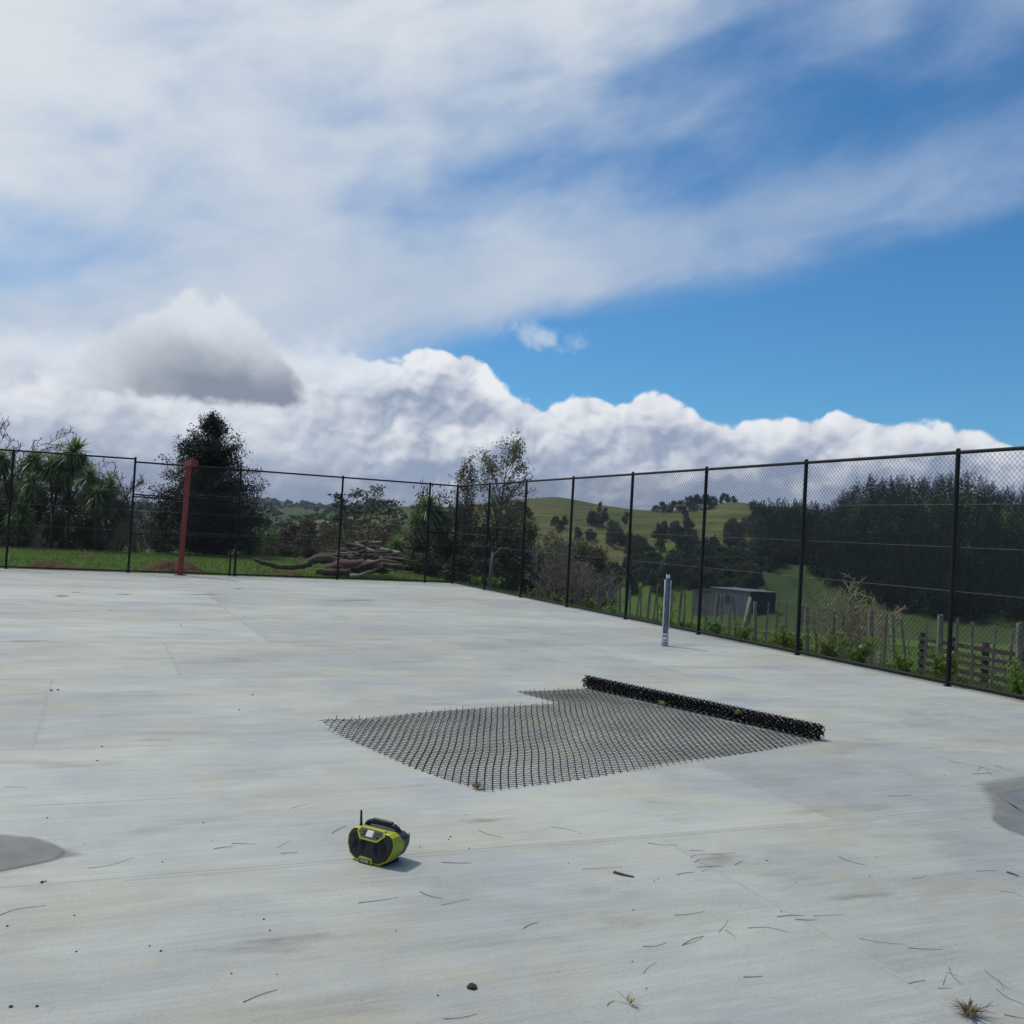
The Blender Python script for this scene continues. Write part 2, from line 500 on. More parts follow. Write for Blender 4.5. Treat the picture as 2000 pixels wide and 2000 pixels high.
vmat('bark_grey', (0.10, 0.085, 0.07), (0.18, 0.16, 0.14), 9, 0.9, bumpd=0.01)
vmat('bark_dark', (0.035, 0.028, 0.022), (0.07, 0.055, 0.045), 9, 0.9, bumpd=0.01)
vmat('twig_brown', (0.12, 0.085, 0.065), (0.20, 0.15, 0.12), 3, 0.9)
vmat('twig_pink', (0.20, 0.155, 0.13), (0.32, 0.26, 0.22), 3, 0.9)
vmat('twig_pale', (0.30, 0.25, 0.17), (0.42, 0.35, 0.24), 3, 0.9)
vmat('log_bark', (0.055, 0.036, 0.026), (0.115, 0.085, 0.066), 5, 0.9, cc=(0.20, 0.17, 0.145), bumpd=0.02)
vmat('log_red', (0.095, 0.045, 0.030), (0.15, 0.08, 0.056), 3, 0.85, cc=(0.06, 0.036, 0.026), bumpd=0.02)
vmat('log_cut', (0.20, 0.14, 0.09), (0.32, 0.25, 0.18), 14, 0.9)
vmat('log_pale', (0.24, 0.20, 0.17), (0.33, 0.29, 0.25), 5, 0.85, bumpd=0.01)
vmat('clay', (0.055, 0.040, 0.020), (0.125, 0.070, 0.030), 5, 0.95, cc=(0.035, 0.028, 0.016), bumpd=0.04)
vmat('weathered_wood', (0.15, 0.135, 0.105), (0.29, 0.26, 0.21), 8, 0.9, bumpd=0.004)
vmat('dark_timber', (0.035, 0.028, 0.023), (0.075, 0.06, 0.05), 8, 0.9, bumpd=0.004)
leafmat('leaf_conifer', (0.007, 0.014, 0.007), (0.022, 0.033, 0.014), 0.08, 2.0)
leafmat('leaf_cabbage', (0.095, 0.15, 0.045), (0.26, 0.33, 0.14), 0.45, 3.0, 0.4)
leafmat('leaf_cabbage_dead', (0.10, 0.075, 0.04), (0.17, 0.13, 0.07), 0.2, 3.0)
leafmat('leaf_olive', (0.070, 0.074, 0.026), (0.19, 0.175, 0.085), 0.5, 1.5)
leafmat('leaf_dark', (0.014, 0.026, 0.010), (0.045, 0.065, 0.020), 0.2, 1.5)
leafmat('leaf_scrub', (0.050, 0.050, 0.022), (0.115, 0.10, 0.055), 0.25, 1.0)
leafmat('leaf_green', (0.040, 0.075, 0.015), (0.10, 0.155, 0.035), 0.35, 1.5)
leafmat('leaf_hedge', (0.10, 0.18, 0.022), (0.34, 0.42, 0.08), 0.5, 4.0, 0.35)
leafmat('leaf_forest', (0.005, 0.010, 0.007), (0.022, 0.034, 0.014), 0.0, 0.03, rough=0.95, world=True, spec=0.03)
leafmat('leaf_bush', (0.018, 0.032, 0.012), (0.055, 0.075, 0.026), 0.2, 0.06, world=True)
leafmat('dead_grass', (0.09, 0.055, 0.025), (0.22, 0.15, 0.07), 0.2, 20.0)
leafmat('straw', (0.20, 0.16, 0.07), (0.36, 0.30, 0.14), 0.3, 8.0)
leafmat('grass_blade', (0.05, 0.11, 0.015), (0.12, 0.20, 0.035), 0.4, 2.0)


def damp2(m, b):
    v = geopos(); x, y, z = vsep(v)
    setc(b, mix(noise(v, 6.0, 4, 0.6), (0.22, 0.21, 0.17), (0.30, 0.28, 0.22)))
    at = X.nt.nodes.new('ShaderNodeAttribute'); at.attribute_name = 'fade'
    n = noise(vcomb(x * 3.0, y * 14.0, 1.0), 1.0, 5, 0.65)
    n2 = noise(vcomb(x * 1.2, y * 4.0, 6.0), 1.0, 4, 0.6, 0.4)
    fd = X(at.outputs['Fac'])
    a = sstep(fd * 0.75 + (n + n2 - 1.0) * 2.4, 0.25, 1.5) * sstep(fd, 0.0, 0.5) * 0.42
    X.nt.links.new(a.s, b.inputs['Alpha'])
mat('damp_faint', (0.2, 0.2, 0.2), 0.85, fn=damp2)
mat('post_steel', (0.03, 0.04, 0.055), 0.35, spec=0.5)
def film(m, b):
    v = objco(); x, y, z = vsep(v)
    n = noise(vcomb(x * 30, y * 30, z * 7), 1.0, 5, 0.65, 0.6)
    X.nt.links.new((0.12 + sstep(n, 0.5, 0.72) * 0.55 + sstep(z, .16, .02) * 0.35).s, b.inputs['Alpha'])
    bump(b, n, 0.6, 0.01)
mat('film', (0.55, 0.60, 0.66), 0.18, spec=0.6, fn=film)
mat('film_white', (0.62, 0.66, 0.70), 0.3)
vmat('lime_plastic', (0.34, 0.36, 0.008), (0.38, 0.40, 0.012), 60, 0.42, spec=0.45)
vmat('black_plastic', (0.010, 0.010, 0.013), (0.016, 0.016, 0.020), 80, 0.5)
vmat('grey_plastic', (0.030, 0.032, 0.042), (0.040, 0.043, 0.054), 60, 0.45)
vmat('panel_olive', (0.035, 0.042, 0.012), (0.10, 0.115, 0.03), 160, 0.4)
mat('plate_grey', (0.05, 0.055, 0.04), 0.4)
mat('lcd', (0.62, 0.66, 0.68), 0.2)
mat('white_plastic', (0.6, 0.62, 0.55), 0.4)
vmat('stalk', (0.10, 0.085, 0.06), (0.17, 0.145, 0.10), 20, 0.9)
vmat('soil', (0.04, 0.030, 0.020), (0.085, 0.062, 0.04), 90, 0.95, bumpd=.002)

def hillgreen(m, b):
    v = geopos(); x, y, z = vsep(v)
    n1 = noise(v, 0.02, 6, 0.6); n2 = noise(v, 0.25, 5, 0.7)
    c = mix(sstep(n1, 0.35, 0.65), (0.038, 0.066, 0.018), (0.062, 0.088, 0.026))
    c = mix(sstep(n2, 0.5, 0.75) * 0.5, c, (0.045, 0.075, 0.02))
    setc(b, c); bump(b, n2, 0.8, 0.5)
mat('hill_grass_green', (0.07, 0.12, 0.03), 0.9, spec=0.1, fn=hillgreen)
vmat('far_bush', (0.022, 0.034, 0.018), (0.05, 0.062, 0.03), 0.02, 0.9, world=True)

vmat('shed_iron', (0.070, 0.088, 0.115), (0.10, 0.12, 0.15), 1.5, 0.6, cc=(0.06, 0.065, 0.07))
vmat('shed_dark', (0.014, 0.016, 0.022), (0.03, 0.032, 0.04), 1.5, 0.8)
vmat('shed_door', (0.05, 0.055, 0.065), (0.08, 0.085, 0.095), 1.5, 0.7)
vmat('shed_roof', (0.10, 0.11, 0.12), (0.16, 0.17, 0.18), 1.0, 0.5)
mat('galv_dull', (0.20, 0.20, 0.20), 0.6)
mat('blue_plastic', (0.03, 0.10, 0.30), 0.4)
leafmat('lawn_blade', (0.095, 0.145, 0.018), (0.19, 0.24, 0.045), 0.4, 0.5)


# ------------------------------------------------------------------ terrain
XF, YB = 10.012, 27.917                      # right fence line, back fence line
LAWN = 44.0

def interp(x, pts):
    return np.interp(x, [p[0] for p in pts], [p[1] for p in pts])

_rng0 = np.random.default_rng(5)
_ph = _rng0.uniform(0, 6.28, (12, 2)); _fr = [(0.05 * 1.6 ** i) for i in range(6)]

def und(x, y):
    s = 0
    for i, f in enumerate(_fr):
        s = s + np.sin(x * f * 1.1 + _ph[i, 0] + y * f * 0.4) * np.sin(y * f + _ph[i, 1] - x * f * 0.3) / (i + 1.5)
    return s

def terrain(x, y):
    x = np.asarray(x, float); y = np.asarray(y, float)
    dr = interp(x - XF, [(0, 0), (0.4, 0), (1.2, .08), (3, .5), (8, 1.3), (20, 2.9), (60, 5.6), (100, 6.8), (300, 11), (600, 13)])
    db = interp(y - LAWN, [(0, 0), (2, .15), (5, .9), (12, 2.6), (40, 6), (100, 10), (300, 13), (600, 14)])
    z = -0.13 - np.minimum(np.sqrt(dr * dr + db * db), 14.0)
    out = np.clip(np.maximum(x - XF - 1.5, y - YB - 3.0) / 8.0, 0, 1)
    return z + und(x, y) * 0.22 * out


def cray(px, py):
    return CF + CR * (px - 1000) / FPX - CU * (py - 1000) / FPX

def hit(px, py):
    """where a sight line meets the ground"""
    d = cray(px, py); t = np.concatenate([np.arange(2, 60, 0.05), np.arange(60, 1500, 0.5)])
    P = np.array([0, 0, CAMH]) + t[:, None] * d
    b = np.nonzero(P[:, 2] <= terrain(P[:, 0], P[:, 1]))[0]
    i = b[0] if len(b) else len(t) - 1
    return P[i]

def flat(px, py, z=0.0):
    d = cray(px, py); t = (z - CAMH) / d[2]
    return np.array([0, 0, CAMH]) + t * d

def stand(px, depth, py=1050):
    """ground point under a bearing at a forward distance"""
    d = cray(px, py); P = np.array([0, 0, CAMH]) + depth * d
    return np.array([P[0], P[1], float(terrain(P[0], P[1]))])

def at(px, py, depth):
    return np.array([0, 0, CAMH]) + depth * cray(px, py)

def size(dpx, depth): return dpx / FPX * depth


# one sheet for the ground, fine near the court, coarse out to the horizon
g1 = np.concatenate([-np.geomspace(6000, 70, 26), np.arange(-60, 130, 1.6), np.geomspace(135, 6000, 26)])
gx, gy = np.meshgrid(g1, g1, indexing='xy')
gz = terrain(gx, gy)
n = len(g1); V = np.stack([gx.ravel(), gy.ravel(), gz.ravel()], 1)
i, j = np.meshgrid(np.arange(n - 1), np.arange(n - 1), indexing='xy'); a = (j * n + i).ravel()
ground = link('ground', mesh_np('ground', V, np.stack([a, a + 1, a + n + 1, a + n], 1), True), MATS['grass_ground'])
tag(ground, kind='structure')

# ------------------------------------------------------------------ the concrete court, poured in bays
court = empty('court_slab', (0, 0, 0)); tag(court, kind='structure')
ys = [-5.0, -0.9, 1.85, 4.66, 7.31, 10.27, 13.09, 15.78, 18.9, 22.0, 25.0, YB + 0.12]
XR, XL = XF + 0.12, -12.0
xj = {0: [-3.0, 3.0], 1: [-5.3, 2.95], 2: [-5.3, 2.95], 3: [-4.5, 4.2], 4: [-6.6, -0.31, 5.3], 5: [-4.6, 0.86, 6.9], 6: [-3.6, 2.18], 7: [-3.6, 2.18], 8: [-3.6, 2.18], 9: [-3.6, 2.18], 10: [-3.6, 2.18]}
jb = MB(); jb.box((XL, ys[0], -0.115), (XR - .01, ys[-1] - .01, -0.0012)); jb.build('joint_bed', MATS['joint'], court)
jb = MB(); jb.box((XL, 13.0865, -0.05), (XR - .02, 13.0935, -0.0006)); jb.build('joint_filler', MATS['joint_dark'], court)
for s in range(len(ys) - 1):
    xs = [XL] + xj[s] + [XR]
    for q in range(len(xs) - 1):
        b = MB()
        G0, G1 = [0.004 if ys[w] == 13.09 else 0.0006 for w in (s, s + 1)]
        x0, x1, y0, y1 = xs[q] + .0004, xs[q + 1] - .0004, ys[s] + G0, ys[s + 1] - G1
        lip = 0.002
        b.loft([[(x0, y0, -.1), (x1, y0, -.1), (x1, y1, -.1), (x0, y1, -.1)],
                [(x0, y0, -lip), (x1, y0, -lip), (x1, y1, -lip), (x0, y1, -lip)],
                [(x0 + lip, y0 + lip, 0), (x1 - lip, y0 + lip, 0), (x1 - lip, y1 - lip, 0), (x0 + lip, y1 - lip, 0)]])
        b.build('concrete_bay', MATS['concrete'], court)

# cement smears along the pour edges
def smear(x0, y0, x1, y1, w):
    n = max(2, int(math.hypot(x1 - x0, y1 - y0) / .4)); dxn, dyn = (y1 - y0), -(x1 - x0); l_ = math.hypot(dxn, dyn); dxn, dyn = dxn / l_ * w, dyn / l_ * w
    V = []; F = []
    for q in range(n + 1):
        t = q / n; cx_, cy_ = x0 + (x1 - x0) * t, y0 + (y1 - y0) * t
        for f in (-1, 0, 1): V.append((cx_ + dxn * f, cy_ + dyn * f, .0012))
    for q in range(n):
        for f in (0, 1): a = q * 3 + f; F.append((a, a + 1, a + 4, a + 3))
    me = bpy.data.meshes.new('cement_smear'); me.from_pydata(V, [], F); me.update()
    at_ = me.attributes.new('fade', 'FLOAT', 'POINT')
    for q in range(len(V)): at_.data[q].value = 1.0 if q % 3 == 1 else 0.0
    link('cement_smear', me, MATS['cement_seam'], court)
for y_, w_, xa, xb in ((10.22, .06, XL, XR - .2), (13.02, .045, XL, XR - .2), (15.80, .05, XL, 2.1), (7.27, .05, XL, 4.5), (4.63, .035, .2, 5.5), (18.9, .06, XL, 2.1), (22.0, .06, -3, XR - .2), (5.9, .03, -1, 2), (11.6, .03, -2, 3)): smear(xa, y_, xb, y_, w_)
smear(2.18, 13.2, 2.18, 19.0, .05); smear(-.31, 7.4, -.31, 10.2, .05); smear(.86, 10.4, .86, 13.0, .06); smear(2.95, 2.0, 2.95, 4.6, .03)

# ------------------------------------------------------------------ puddles on the slab
def blob(name, outline, z, material, grow=0.0, n=72, jag=0.05, seed=1, fade=False, kind='structure'):
    """thin sheet with a ragged outline round a list of corner points"""
    rng = np.random.default_rng(seed)
    O = np.array(outline, float); c = O.mean(0)
    O = c + (O - c) * (1 + grow)
    L = np.concatenate([O, O[:1]]); seg = np.linalg.norm(np.diff(L, axis=0), axis=1); cum = np.concatenate([[0], np.cumsum(seg)])
    t = np.linspace(0, cum[-1], n, endpoint=False)
    P = np.stack([np.interp(t, cum, L[:, 0]), np.interp(t, cum, L[:, 1])], 1)
    for _ in range(2): P = (np.roll(P, 1, 0) + P * 2 + np.roll(P, -1, 0)) / 4
    ph = np.linspace(0, 2 * PI, n, endpoint=False)
    w = sum(np.sin(ph * f + rng.uniform(0, 6.28)) / f ** 0.7 for f in (5, 9, 14, 23)) * jag
    P = c + (P - c) * (1 + w[:, None])
    V = [(c[0], c[1], z)]; F = []
    for ring in (0.55, 1.0): V += [(c[0] + (p[0] - c[0]) * ring, c[1] + (p[1] - c[1]) * ring, z) for p in P]
    for q in range(n):
        F.append((0, 1 + q, 1 + (q + 1) % n)); a, b = 1 + q, 1 + (q + 1) % n
        F.append((a, a + n, b + n)); F.append((a, b + n, b))
    me = bpy.data.meshes.new(name); me.from_pydata(V, [], F); me.update()
    if fade:
        at_ = me.attributes.new('fade', 'FLOAT', 'POINT')
        for q in range(len(V)): at_.data[q].value = (1.0 if q <= n else 0.0) if fade is True else (1.0 if q == 0 else fade if q <= n else 0.0)
    o = link(name, me, material); tag(o, kind=kind)
    return o


f2 = lambda *p: [tuple(flat(*q)[:2]) for q in p]
pl = f2((-60, 1628), (0, 1628), (70, 1634), (110, 1648), (138, 1664), (120, 1680), (60, 1694), (0, 1706), (-80, 1716))
blob('puddle', pl, 0.004, MATS['puddle_water'], jag=0.018, seed=3, fade=True)
blob('damp_patch', f2((-90, 1622), (60, 1628), (125, 1646), (215, 1668), (150, 1680), (60, 1700), (0, 1714), (-90, 1724)), 0.002, MATS['damp_stain'], jag=0.03, seed=4, fade=True)
pr = f2((1936, 1546), (1965, 1566), (1992, 1580), (1940, 1586), (1932, 1604), (1960, 1622), (2040, 1650), (2120, 1640), (2100, 1530))
blob('puddle', pr, 0.004, MATS['puddle_water'], jag=0.022, seed=5, n=110, fade=True)
blob('damp_patch', f2((1880, 1515), (2010, 1500), (2120, 1520), (2120, 1650), (2010, 1648), (1915, 1612), (1905, 1560)), 0.002, MATS['damp_stain'], jag=0.05, seed=6, fade=True)
for sdn, (cx_, cy_, wx, wy) in enumerate([(122, 1164, 24, 3.0), (403, 1161, 54, 1.8), (242, 1161, 28, 1.4), (148, 1157, 18, 1.2), (700, 1172, 60, 1.5), (466, 1150, 16, 1.4), (60, 1252, 75, 1.6)]):
    o_ = f2((cx_ - wx, cy_), (cx_ - wx * .4, cy_ - wy), (cx_ + wx * .5, cy_ - wy * .8), (cx_ + wx, cy_ + .5), (cx_ + wx * .3, cy_ + wy), (cx_ - wx * .5, cy_ + wy))
    blob('damp_patch', o_, 0.002, MATS['damp_stain'], jag=0.03, seed=20 + sdn, fade=True, n=40)
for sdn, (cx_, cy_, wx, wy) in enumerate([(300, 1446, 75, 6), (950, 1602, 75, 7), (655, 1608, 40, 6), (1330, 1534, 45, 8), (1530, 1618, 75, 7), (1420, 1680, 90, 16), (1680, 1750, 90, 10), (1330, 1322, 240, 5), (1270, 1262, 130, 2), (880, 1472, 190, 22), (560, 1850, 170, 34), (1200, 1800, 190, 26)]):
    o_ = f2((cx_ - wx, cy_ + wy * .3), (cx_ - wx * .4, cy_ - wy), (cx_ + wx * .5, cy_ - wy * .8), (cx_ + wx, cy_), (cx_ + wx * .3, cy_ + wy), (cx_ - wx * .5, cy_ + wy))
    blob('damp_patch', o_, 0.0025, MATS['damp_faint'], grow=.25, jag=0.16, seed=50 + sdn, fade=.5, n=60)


# ------------------------------------------------------------------ chain-link fences
FH = 3.0
def mesh_panel(p0, p1, z0, z1, nrm, pitch=0.0715, r=0.0023):
    """diamond wire between two posts: two sets of slanting strands, 3-sided"""
    p0 = np.array(p0, float); p1 = np.array(p1, float); L = np.linalg.norm(p1 - p0); t = (p1 - p0) / L; H = z1 - z0
    nrm = np.array(nrm, float)
    A = []; B = []
    for sgn in (1, -1):
        c = np.arange(-H + pitch * 0.5, L, pitch)
        # line u = c + s  (sgn 1), v = s ; sgn -1: v = H - s
        s0 = np.maximum(0, -c); s1 = np.minimum(H, L - c); ok = s1 > s0 + 1e-3
        c, s0, s1 = c[ok], s0[ok], s1[ok]
        for q, s_ in ((A, s0), (B, s1)):
            u = c + s_; v = s_ if sgn > 0 else H - s_
            q.append(np.stack([p0[0] + t[0] * u + nrm[0] * .002 * sgn, p0[1] + t[1] * u + nrm[1] * .002 * sgn, z0 + v], 1))
    A = np.concatenate(A); B = np.concatenate(B)
    return segs(A, B, np.full(len(A), r), np.full(len(A), r), 3)


def segs(A, B, ra, rb, k=4):
    """many straight tapered strands at once"""
    d = B - A; d = d / (np.linalg.norm(d, axis=1, keepdims=True) + 1e-9)
    up = np.where(np.abs(d[:, 2:3]) < 0.9, np.array([[0, 0, 1.0]]), np.array([[1.0, 0, 0]]))
    e1 = np.cross(d, up); e1 /= np.linalg.norm(e1, axis=1, keepdims=True); e2 = np.cross(d, e1)
    n = len(A); V = np.zeros((n, 2 * k, 3))
    for q in range(k):
        an = 2 * PI * q / k; o = e1 * math.cos(an) + e2 * math.sin(an)
        V[:, q] = A + o * np.asarray(ra)[:, None]; V[:, k + q] = B + o * np.asarray(rb)[:, None]
    base = np.arange(n)[:, None] * 2 * k
    F = np.concatenate([base + np.array([[q, (q + 1) % k, k + (q + 1) % k, k + q]]) for q in range(k)], 0)
    return V.reshape(-1, 3), F


def post_mb(x, y, h, r=0.03):
    b = MB(); b.tube([(x, y, 0.0), (x, y, h - 0.01), (x, y, h + 0.012)], [r, r, r * 0.75], 14)
    b.tube([(x, y, 0.0), (x, y, 0.012)], [r * 1.75, r * 1.6], 14)
    return b


def rail(a, b, r, parent, name='rail', m='black_paint', k=10):
    q = MB(); q.tube([a, b], r, k); return q.build(name, MATS[m], parent, smooth=False)


yR = [0.8, 3.6, 6.4, 9.179, 12.066, 14.745, 17.371, 20.081, 22.748, 25.28, YB]
xB = [-10.7, -7.8, -4.95, -2.09, 0.825, 3.581, 6.466, 9.128, XF]

rf = empty('chain_link_fence', (XF, YB, 0), label='tall black chain-link fence running along the court toward the grassy hills', cat='fence')
bf = empty('chain_link_fence', (0, YB, 0), label='tall black chain-link fence across the far end of the court, before the lawn', cat='fence')
rf.location = (0, 0, 0); bf.location = (0, 0, 0)
rngf = np.random.default_rng(11)
for q, y in enumerate(yR):
    post_mb(XF, y, FH + 0.01, 0.036 if y == YB else 0.030).build('post', MATS['black_paint'], rf, smooth=False)
    if q:
        y0, y1 = yR[q - 1], y
        V, F = mesh_panel((XF + .034, y0), (XF + .034, y1), 0.06, FH - 0.01, (1, 0, 0))
        tag(link('chain_link_mesh', mesh_np('chain_link_mesh', V, F), MATS['black_wire'], rf), kind='stuff')
        rail((XF, y0, FH - .03), (XF, y1, FH - .03), 0.024, rf, 'top_rail')
        rail((XF, y0, .055), (XF, y1, .055), 0.021, rf, 'bottom_rail')
for h in (2.31, 1.765, 1.205):
    rail((XF + .04, yR[0], h), (XF + .04, YB, h), 0.0020, rf, 'strainer_wire', 'strainer', 4)
rail((XF, yR[-2], 1.52), (XF, YB, 1.52), 0.019, rf, 'brace_rail')
for q, x in enumerate(xB):
    if q < len(xB) - 1: post_mb(x, YB, FH + (0.09 if q == 4 else 0.01)).build('post', MATS['black_paint'], bf)
    if q:
        x0, x1 = xB[q - 1], x
        V, F = mesh_panel((x0, YB + .034), (x1, YB + .034), 0.06, FH - 0.01, (0, 1, 0))
        tag(link('chain_link_mesh', mesh_np('chain_link_mesh', V, F), MATS['black_wire'], bf), kind='stuff')
        t0 = FH - .03
        if q <= 4: t0 = FH + 0.05
        if q == 4: rail((x0, YB, FH + .03), (x1, YB, FH + .05), 0.024, bf, 'top_rail')
        else: rail((x0, YB, FH - .03 if q > 4 else FH + .03), (x1, YB, FH - .03 if q > 4 else FH + .03), 0.024, bf, 'top_rail')
        rail((x0, YB, .055), (x1, YB, .055), 0.021, bf, 'bottom_rail')
for h in (2.2, 1.68, 1.14, 0.56):
    rail((xB[0], YB + .04, h), (XF, YB + .04, h), 0.0020, bf, 'strainer_wire', 'strainer', 4)
rail((9.128, YB, 1.52), (XF, YB, 1.52), 0.019, bf, 'brace_rail')
rail((-4.95, YB, 1.57), (-2.09, YB, 1.57), 0.019, bf, 'brace_rail')
for h in (2.10, 2.04, 1.06): rail((0.825, YB, h), (3.581, YB, h), 0.019, bf, 'brace_rail')
# stub beside the post that carries the braces
sb = MB(); sb.tube([(3.44, YB, 0), (3.44, YB, 1.06)], 0.024, 10); sb.build('gate_stub', MATS['black_paint'], bf)

# ------------------------------------------------------------------ red goal post with its arm
gp = empty('goal_post', (0, 0, 0), label='red painted steel goal post with short square arm at the court edge', cat='goal post')
gb = flat(353, 1124.5); gx_, gy_ = gb[0], YB - 0.28
lean = Matrix.Translation((gx_, gy_, 0)) @ Matrix.Rotation(rad(-14), 4, 'Z') @ Matrix.Rotation(rad(1.6), 4, 'X') @ Matrix.Rotation(rad(1.2), 4, 'Y')
b = MB(); b.box((-.064, -.064, 0.012), (.064, .064, 2.93), lean); b.build('post', MATS['red_paint'], gp, bevel=.012)
b = MB(); b.box((-.10, -.12, -.085), (.10, .30, .085), Matrix.Translation((0, 0, 0)) @ lean @ Matrix.Translation((0, 0, 3.0)) @ Matrix.Rotation(rad(-140), 4, 'Z') @ Matrix.Rotation(rad(9), 4, 'X')); b.build('arm', MATS['red_paint'], gp, bevel=.012)
b = MB(); b.box((-.15, -.15, 0.0), (.15, .15, .014), Matrix.Translation((gx_, gy_, 0)) @ Matrix.Rotation(rad(-14), 4, 'Z')); b.build('base_plate', MATS['red_paint'], gp, bevel=.003)
for sx in (-1, 1):
    for sy_ in (-1, 1):
        b = MB(); p = Matrix.Translation((gx_, gy_, 0)) @ Matrix.Rotation(rad(-14), 4, 'Z') @ Vector((.115 * sx, .115 * sy_, 0))
        b.tube([(p[0], p[1], .014), (p[0], p[1], .04)], .011, 6); b.build('bolt', MATS['galv_wire'], gp)

# ------------------------------------------------------------------ net post wrapped in film
npb = flat(1298, 1261.5)
ne = empty('net_post', (npb[0], npb[1], 0), label='short tennis net post wrapped in clear plastic film on the concrete', cat='net post')
b = MB(); b.tube([(0, 0, 0), (0, 0, 1.03), (0, 0, 1.05)], [.042, .042, .034], 18); b.build('post', MATS['post_steel'], ne, smooth=False)
rng = np.random.default_rng(3)
rings = []
for q in range(46):
    z = 0.004 + 1.075 * q / 45
    tw = rng.uniform(-.003, .004, 40)
    rr_ = []
    for j_ in range(40):
        an = 2 * PI * j_ / 40
        r_ = .0495 + .0032 * math.sin(an * 3 + z * 16) + .0022 * math.sin(an * 7 - z * 31) + tw[j_] * .6 + (0.010 * max(0, 1 - z / .12))
        if z > 1.02: r_ *= 1 - (z - 1.02) * 11.5
        rr_.append((r_ * math.cos(an), r_ * math.sin(an), z + (0.012 * math.sin(an * 5 + 1) if q > 42 else 0)))
    rings.append(rr_)
b = MB(); b.loft(rings, False, True); b.build('plastic_wrap', MATS['film'], ne, smooth=True)
b = MB()
for q in range(7):
    an = q * .9; b.tube([(.02 * math.cos(an), .02 * math.sin(an), 1.055), (.024 * math.cos(an + .4), .024 * math.sin(an + .4), 1.085), (.03 * math.cos(an + .3), .03 * math.sin(an + .3), 1.10 + .012 * (q % 3))], [.010, .009, .004], 5)
b.build('film_knot', MATS['film_white'], ne, smooth=True)
for zc, w_ in ((.10, .05), (.17, .03), (.06, .03)):
    b = MB(); b.tube([(0, 0, zc), (0, 0, zc + w_ * .5), (0, 0, zc + w_)], [.0535, .056, .0535], 20, caps=False, twist=.2); b.build('film_fold', MATS['film_white'], ne, smooth=True)
b = MB(); b.tube([(.052 * math.cos(t_), .052 * math.sin(t_), z_) for t_, z_ in [(-.9, 1.03), (-.92, .9), (-.95, .75), (-.9, .5), (-.93, .25)]], [.009, .006, .007, .005, .006], 6); b.build('film_fold', MATS['film_white'], ne, smooth=True)
b = MB(); b.tube([(.052 * math.cos(t_), .052 * math.sin(t_), z_) for t_, z_ in [(3.2, 1.03), (3.25, .8), (3.2, .55), (3.25, .3), (3.3, .02)]], [.010, .008, .009, .008, .011], 6); b.build('film_fold', MATS['film_white'], ne, smooth=True)

# ------------------------------------------------------------------ part-rolled length of chain-link mesh
mr = empty('chain_link_roll', (0, 0, 0), label='part-rolled length of black chain-link mesh spread on the concrete', cat='wire mesh roll')
e1 = np.array([math.sin(YAW), math.cos(YAW)]); e2 = np.array([math.cos(YAW), -math.sin(YAW)])    # the two strand directions
poly = np.array(f2((622, 1421), (700, 1408), (790, 1398), (870, 1390), (960, 1383), (1040, 1379), (1092, 1377), (1050, 1365), (1008, 1353), (1080, 1349), (1140, 1346), (1600, 1452), (1500, 1466), (1300, 1496), (1130, 1524), (950, 1548), (880, 1527), (800, 1498), (700, 1456)))

def wave(P):
    x, y = P[..., 0], P[..., 1]
    w = 0.020 * (1 + np.sin(x * 3.1 + y * 2.3 + .5)) * (0.5 + 0.5 * np.sin(y * 2.2 - x * 1.1)) + 0.012 * (1 + np.sin(x * 5.0 - y * 4.0))
    tip = np.exp(-((x - poly[0, 0]) ** 2 + (y - poly[0, 1]) ** 2) / .10) * .05
    return 0.004 + w * .28 + tip

def inside_iv(p, d):
    """intervals of a line inside the outline"""
    ts = []
    for q in range(len(poly)):
        a, c = poly[q], poly[(q + 1) % len(poly)]; m_ = np.array([[d[0], a[0] - c[0]], [d[1], a[1] - c[1]]])
        if abs(np.linalg.det(m_)) < 1e-9: continue
        t, s_ = np.linalg.solve(m_, a - p)
        if 0 <= s_ < 1: ts.append(t)
    ts.sort(); return [(ts[q], ts[q + 1]) for q in range(0, len(ts) - 1, 2)]

PIT = 0.052
A, B, RA = [], [], []
cP = poly.mean(0)
rngm = np.random.default_rng(8)
for fam, (d, nn) in enumerate(((e1, e2), (e2, e1))):
    for c in np.arange(-4, 4, PIT):
        for t0, t1 in inside_iv(cP + nn * c, d):
            if t1 - t0 < .03: continue
            m_ = max(2, int(np.ceil((t1 - t0) / (PIT * 0.5))) + 1)
            t = np.linspace(t0, t1, m_); P = cP + nn * c + d * t[:, None]
            off = 0.006 * np.sin(P[:, 0] * 1.5 + P[:, 1] * 2.2 + 1.0) + 0.004 * np.sin(P[:, 1] * 5 + P[:, 0] * 2)
            P = P + nn * off[:, None]
            kn = np.round((t) / (PIT * .5)).astype(int)
            z = wave(P) + 0.0022 * np.where((kn + fam) % 2 == 0, 1, -1)
            if fam == 0: z[-1] += rngm.uniform(0.0, .03)
            Q = np.concatenate([P, z[:, None]], 1)
            A.append(Q[:-1]); B.append(Q[1:]); RA.append(np.full(m_ - 1, .0034 if fam == 0 else .0026))
A = np.concatenate(A); B = np.concatenate(B); R_ = np.concatenate(RA)
V, F = segs(A, B, R_, R_, 3)
tag(link('flat_mesh', mesh_np('flat_mesh', V, F), MATS['roll_wire'], mr), kind='stuff')
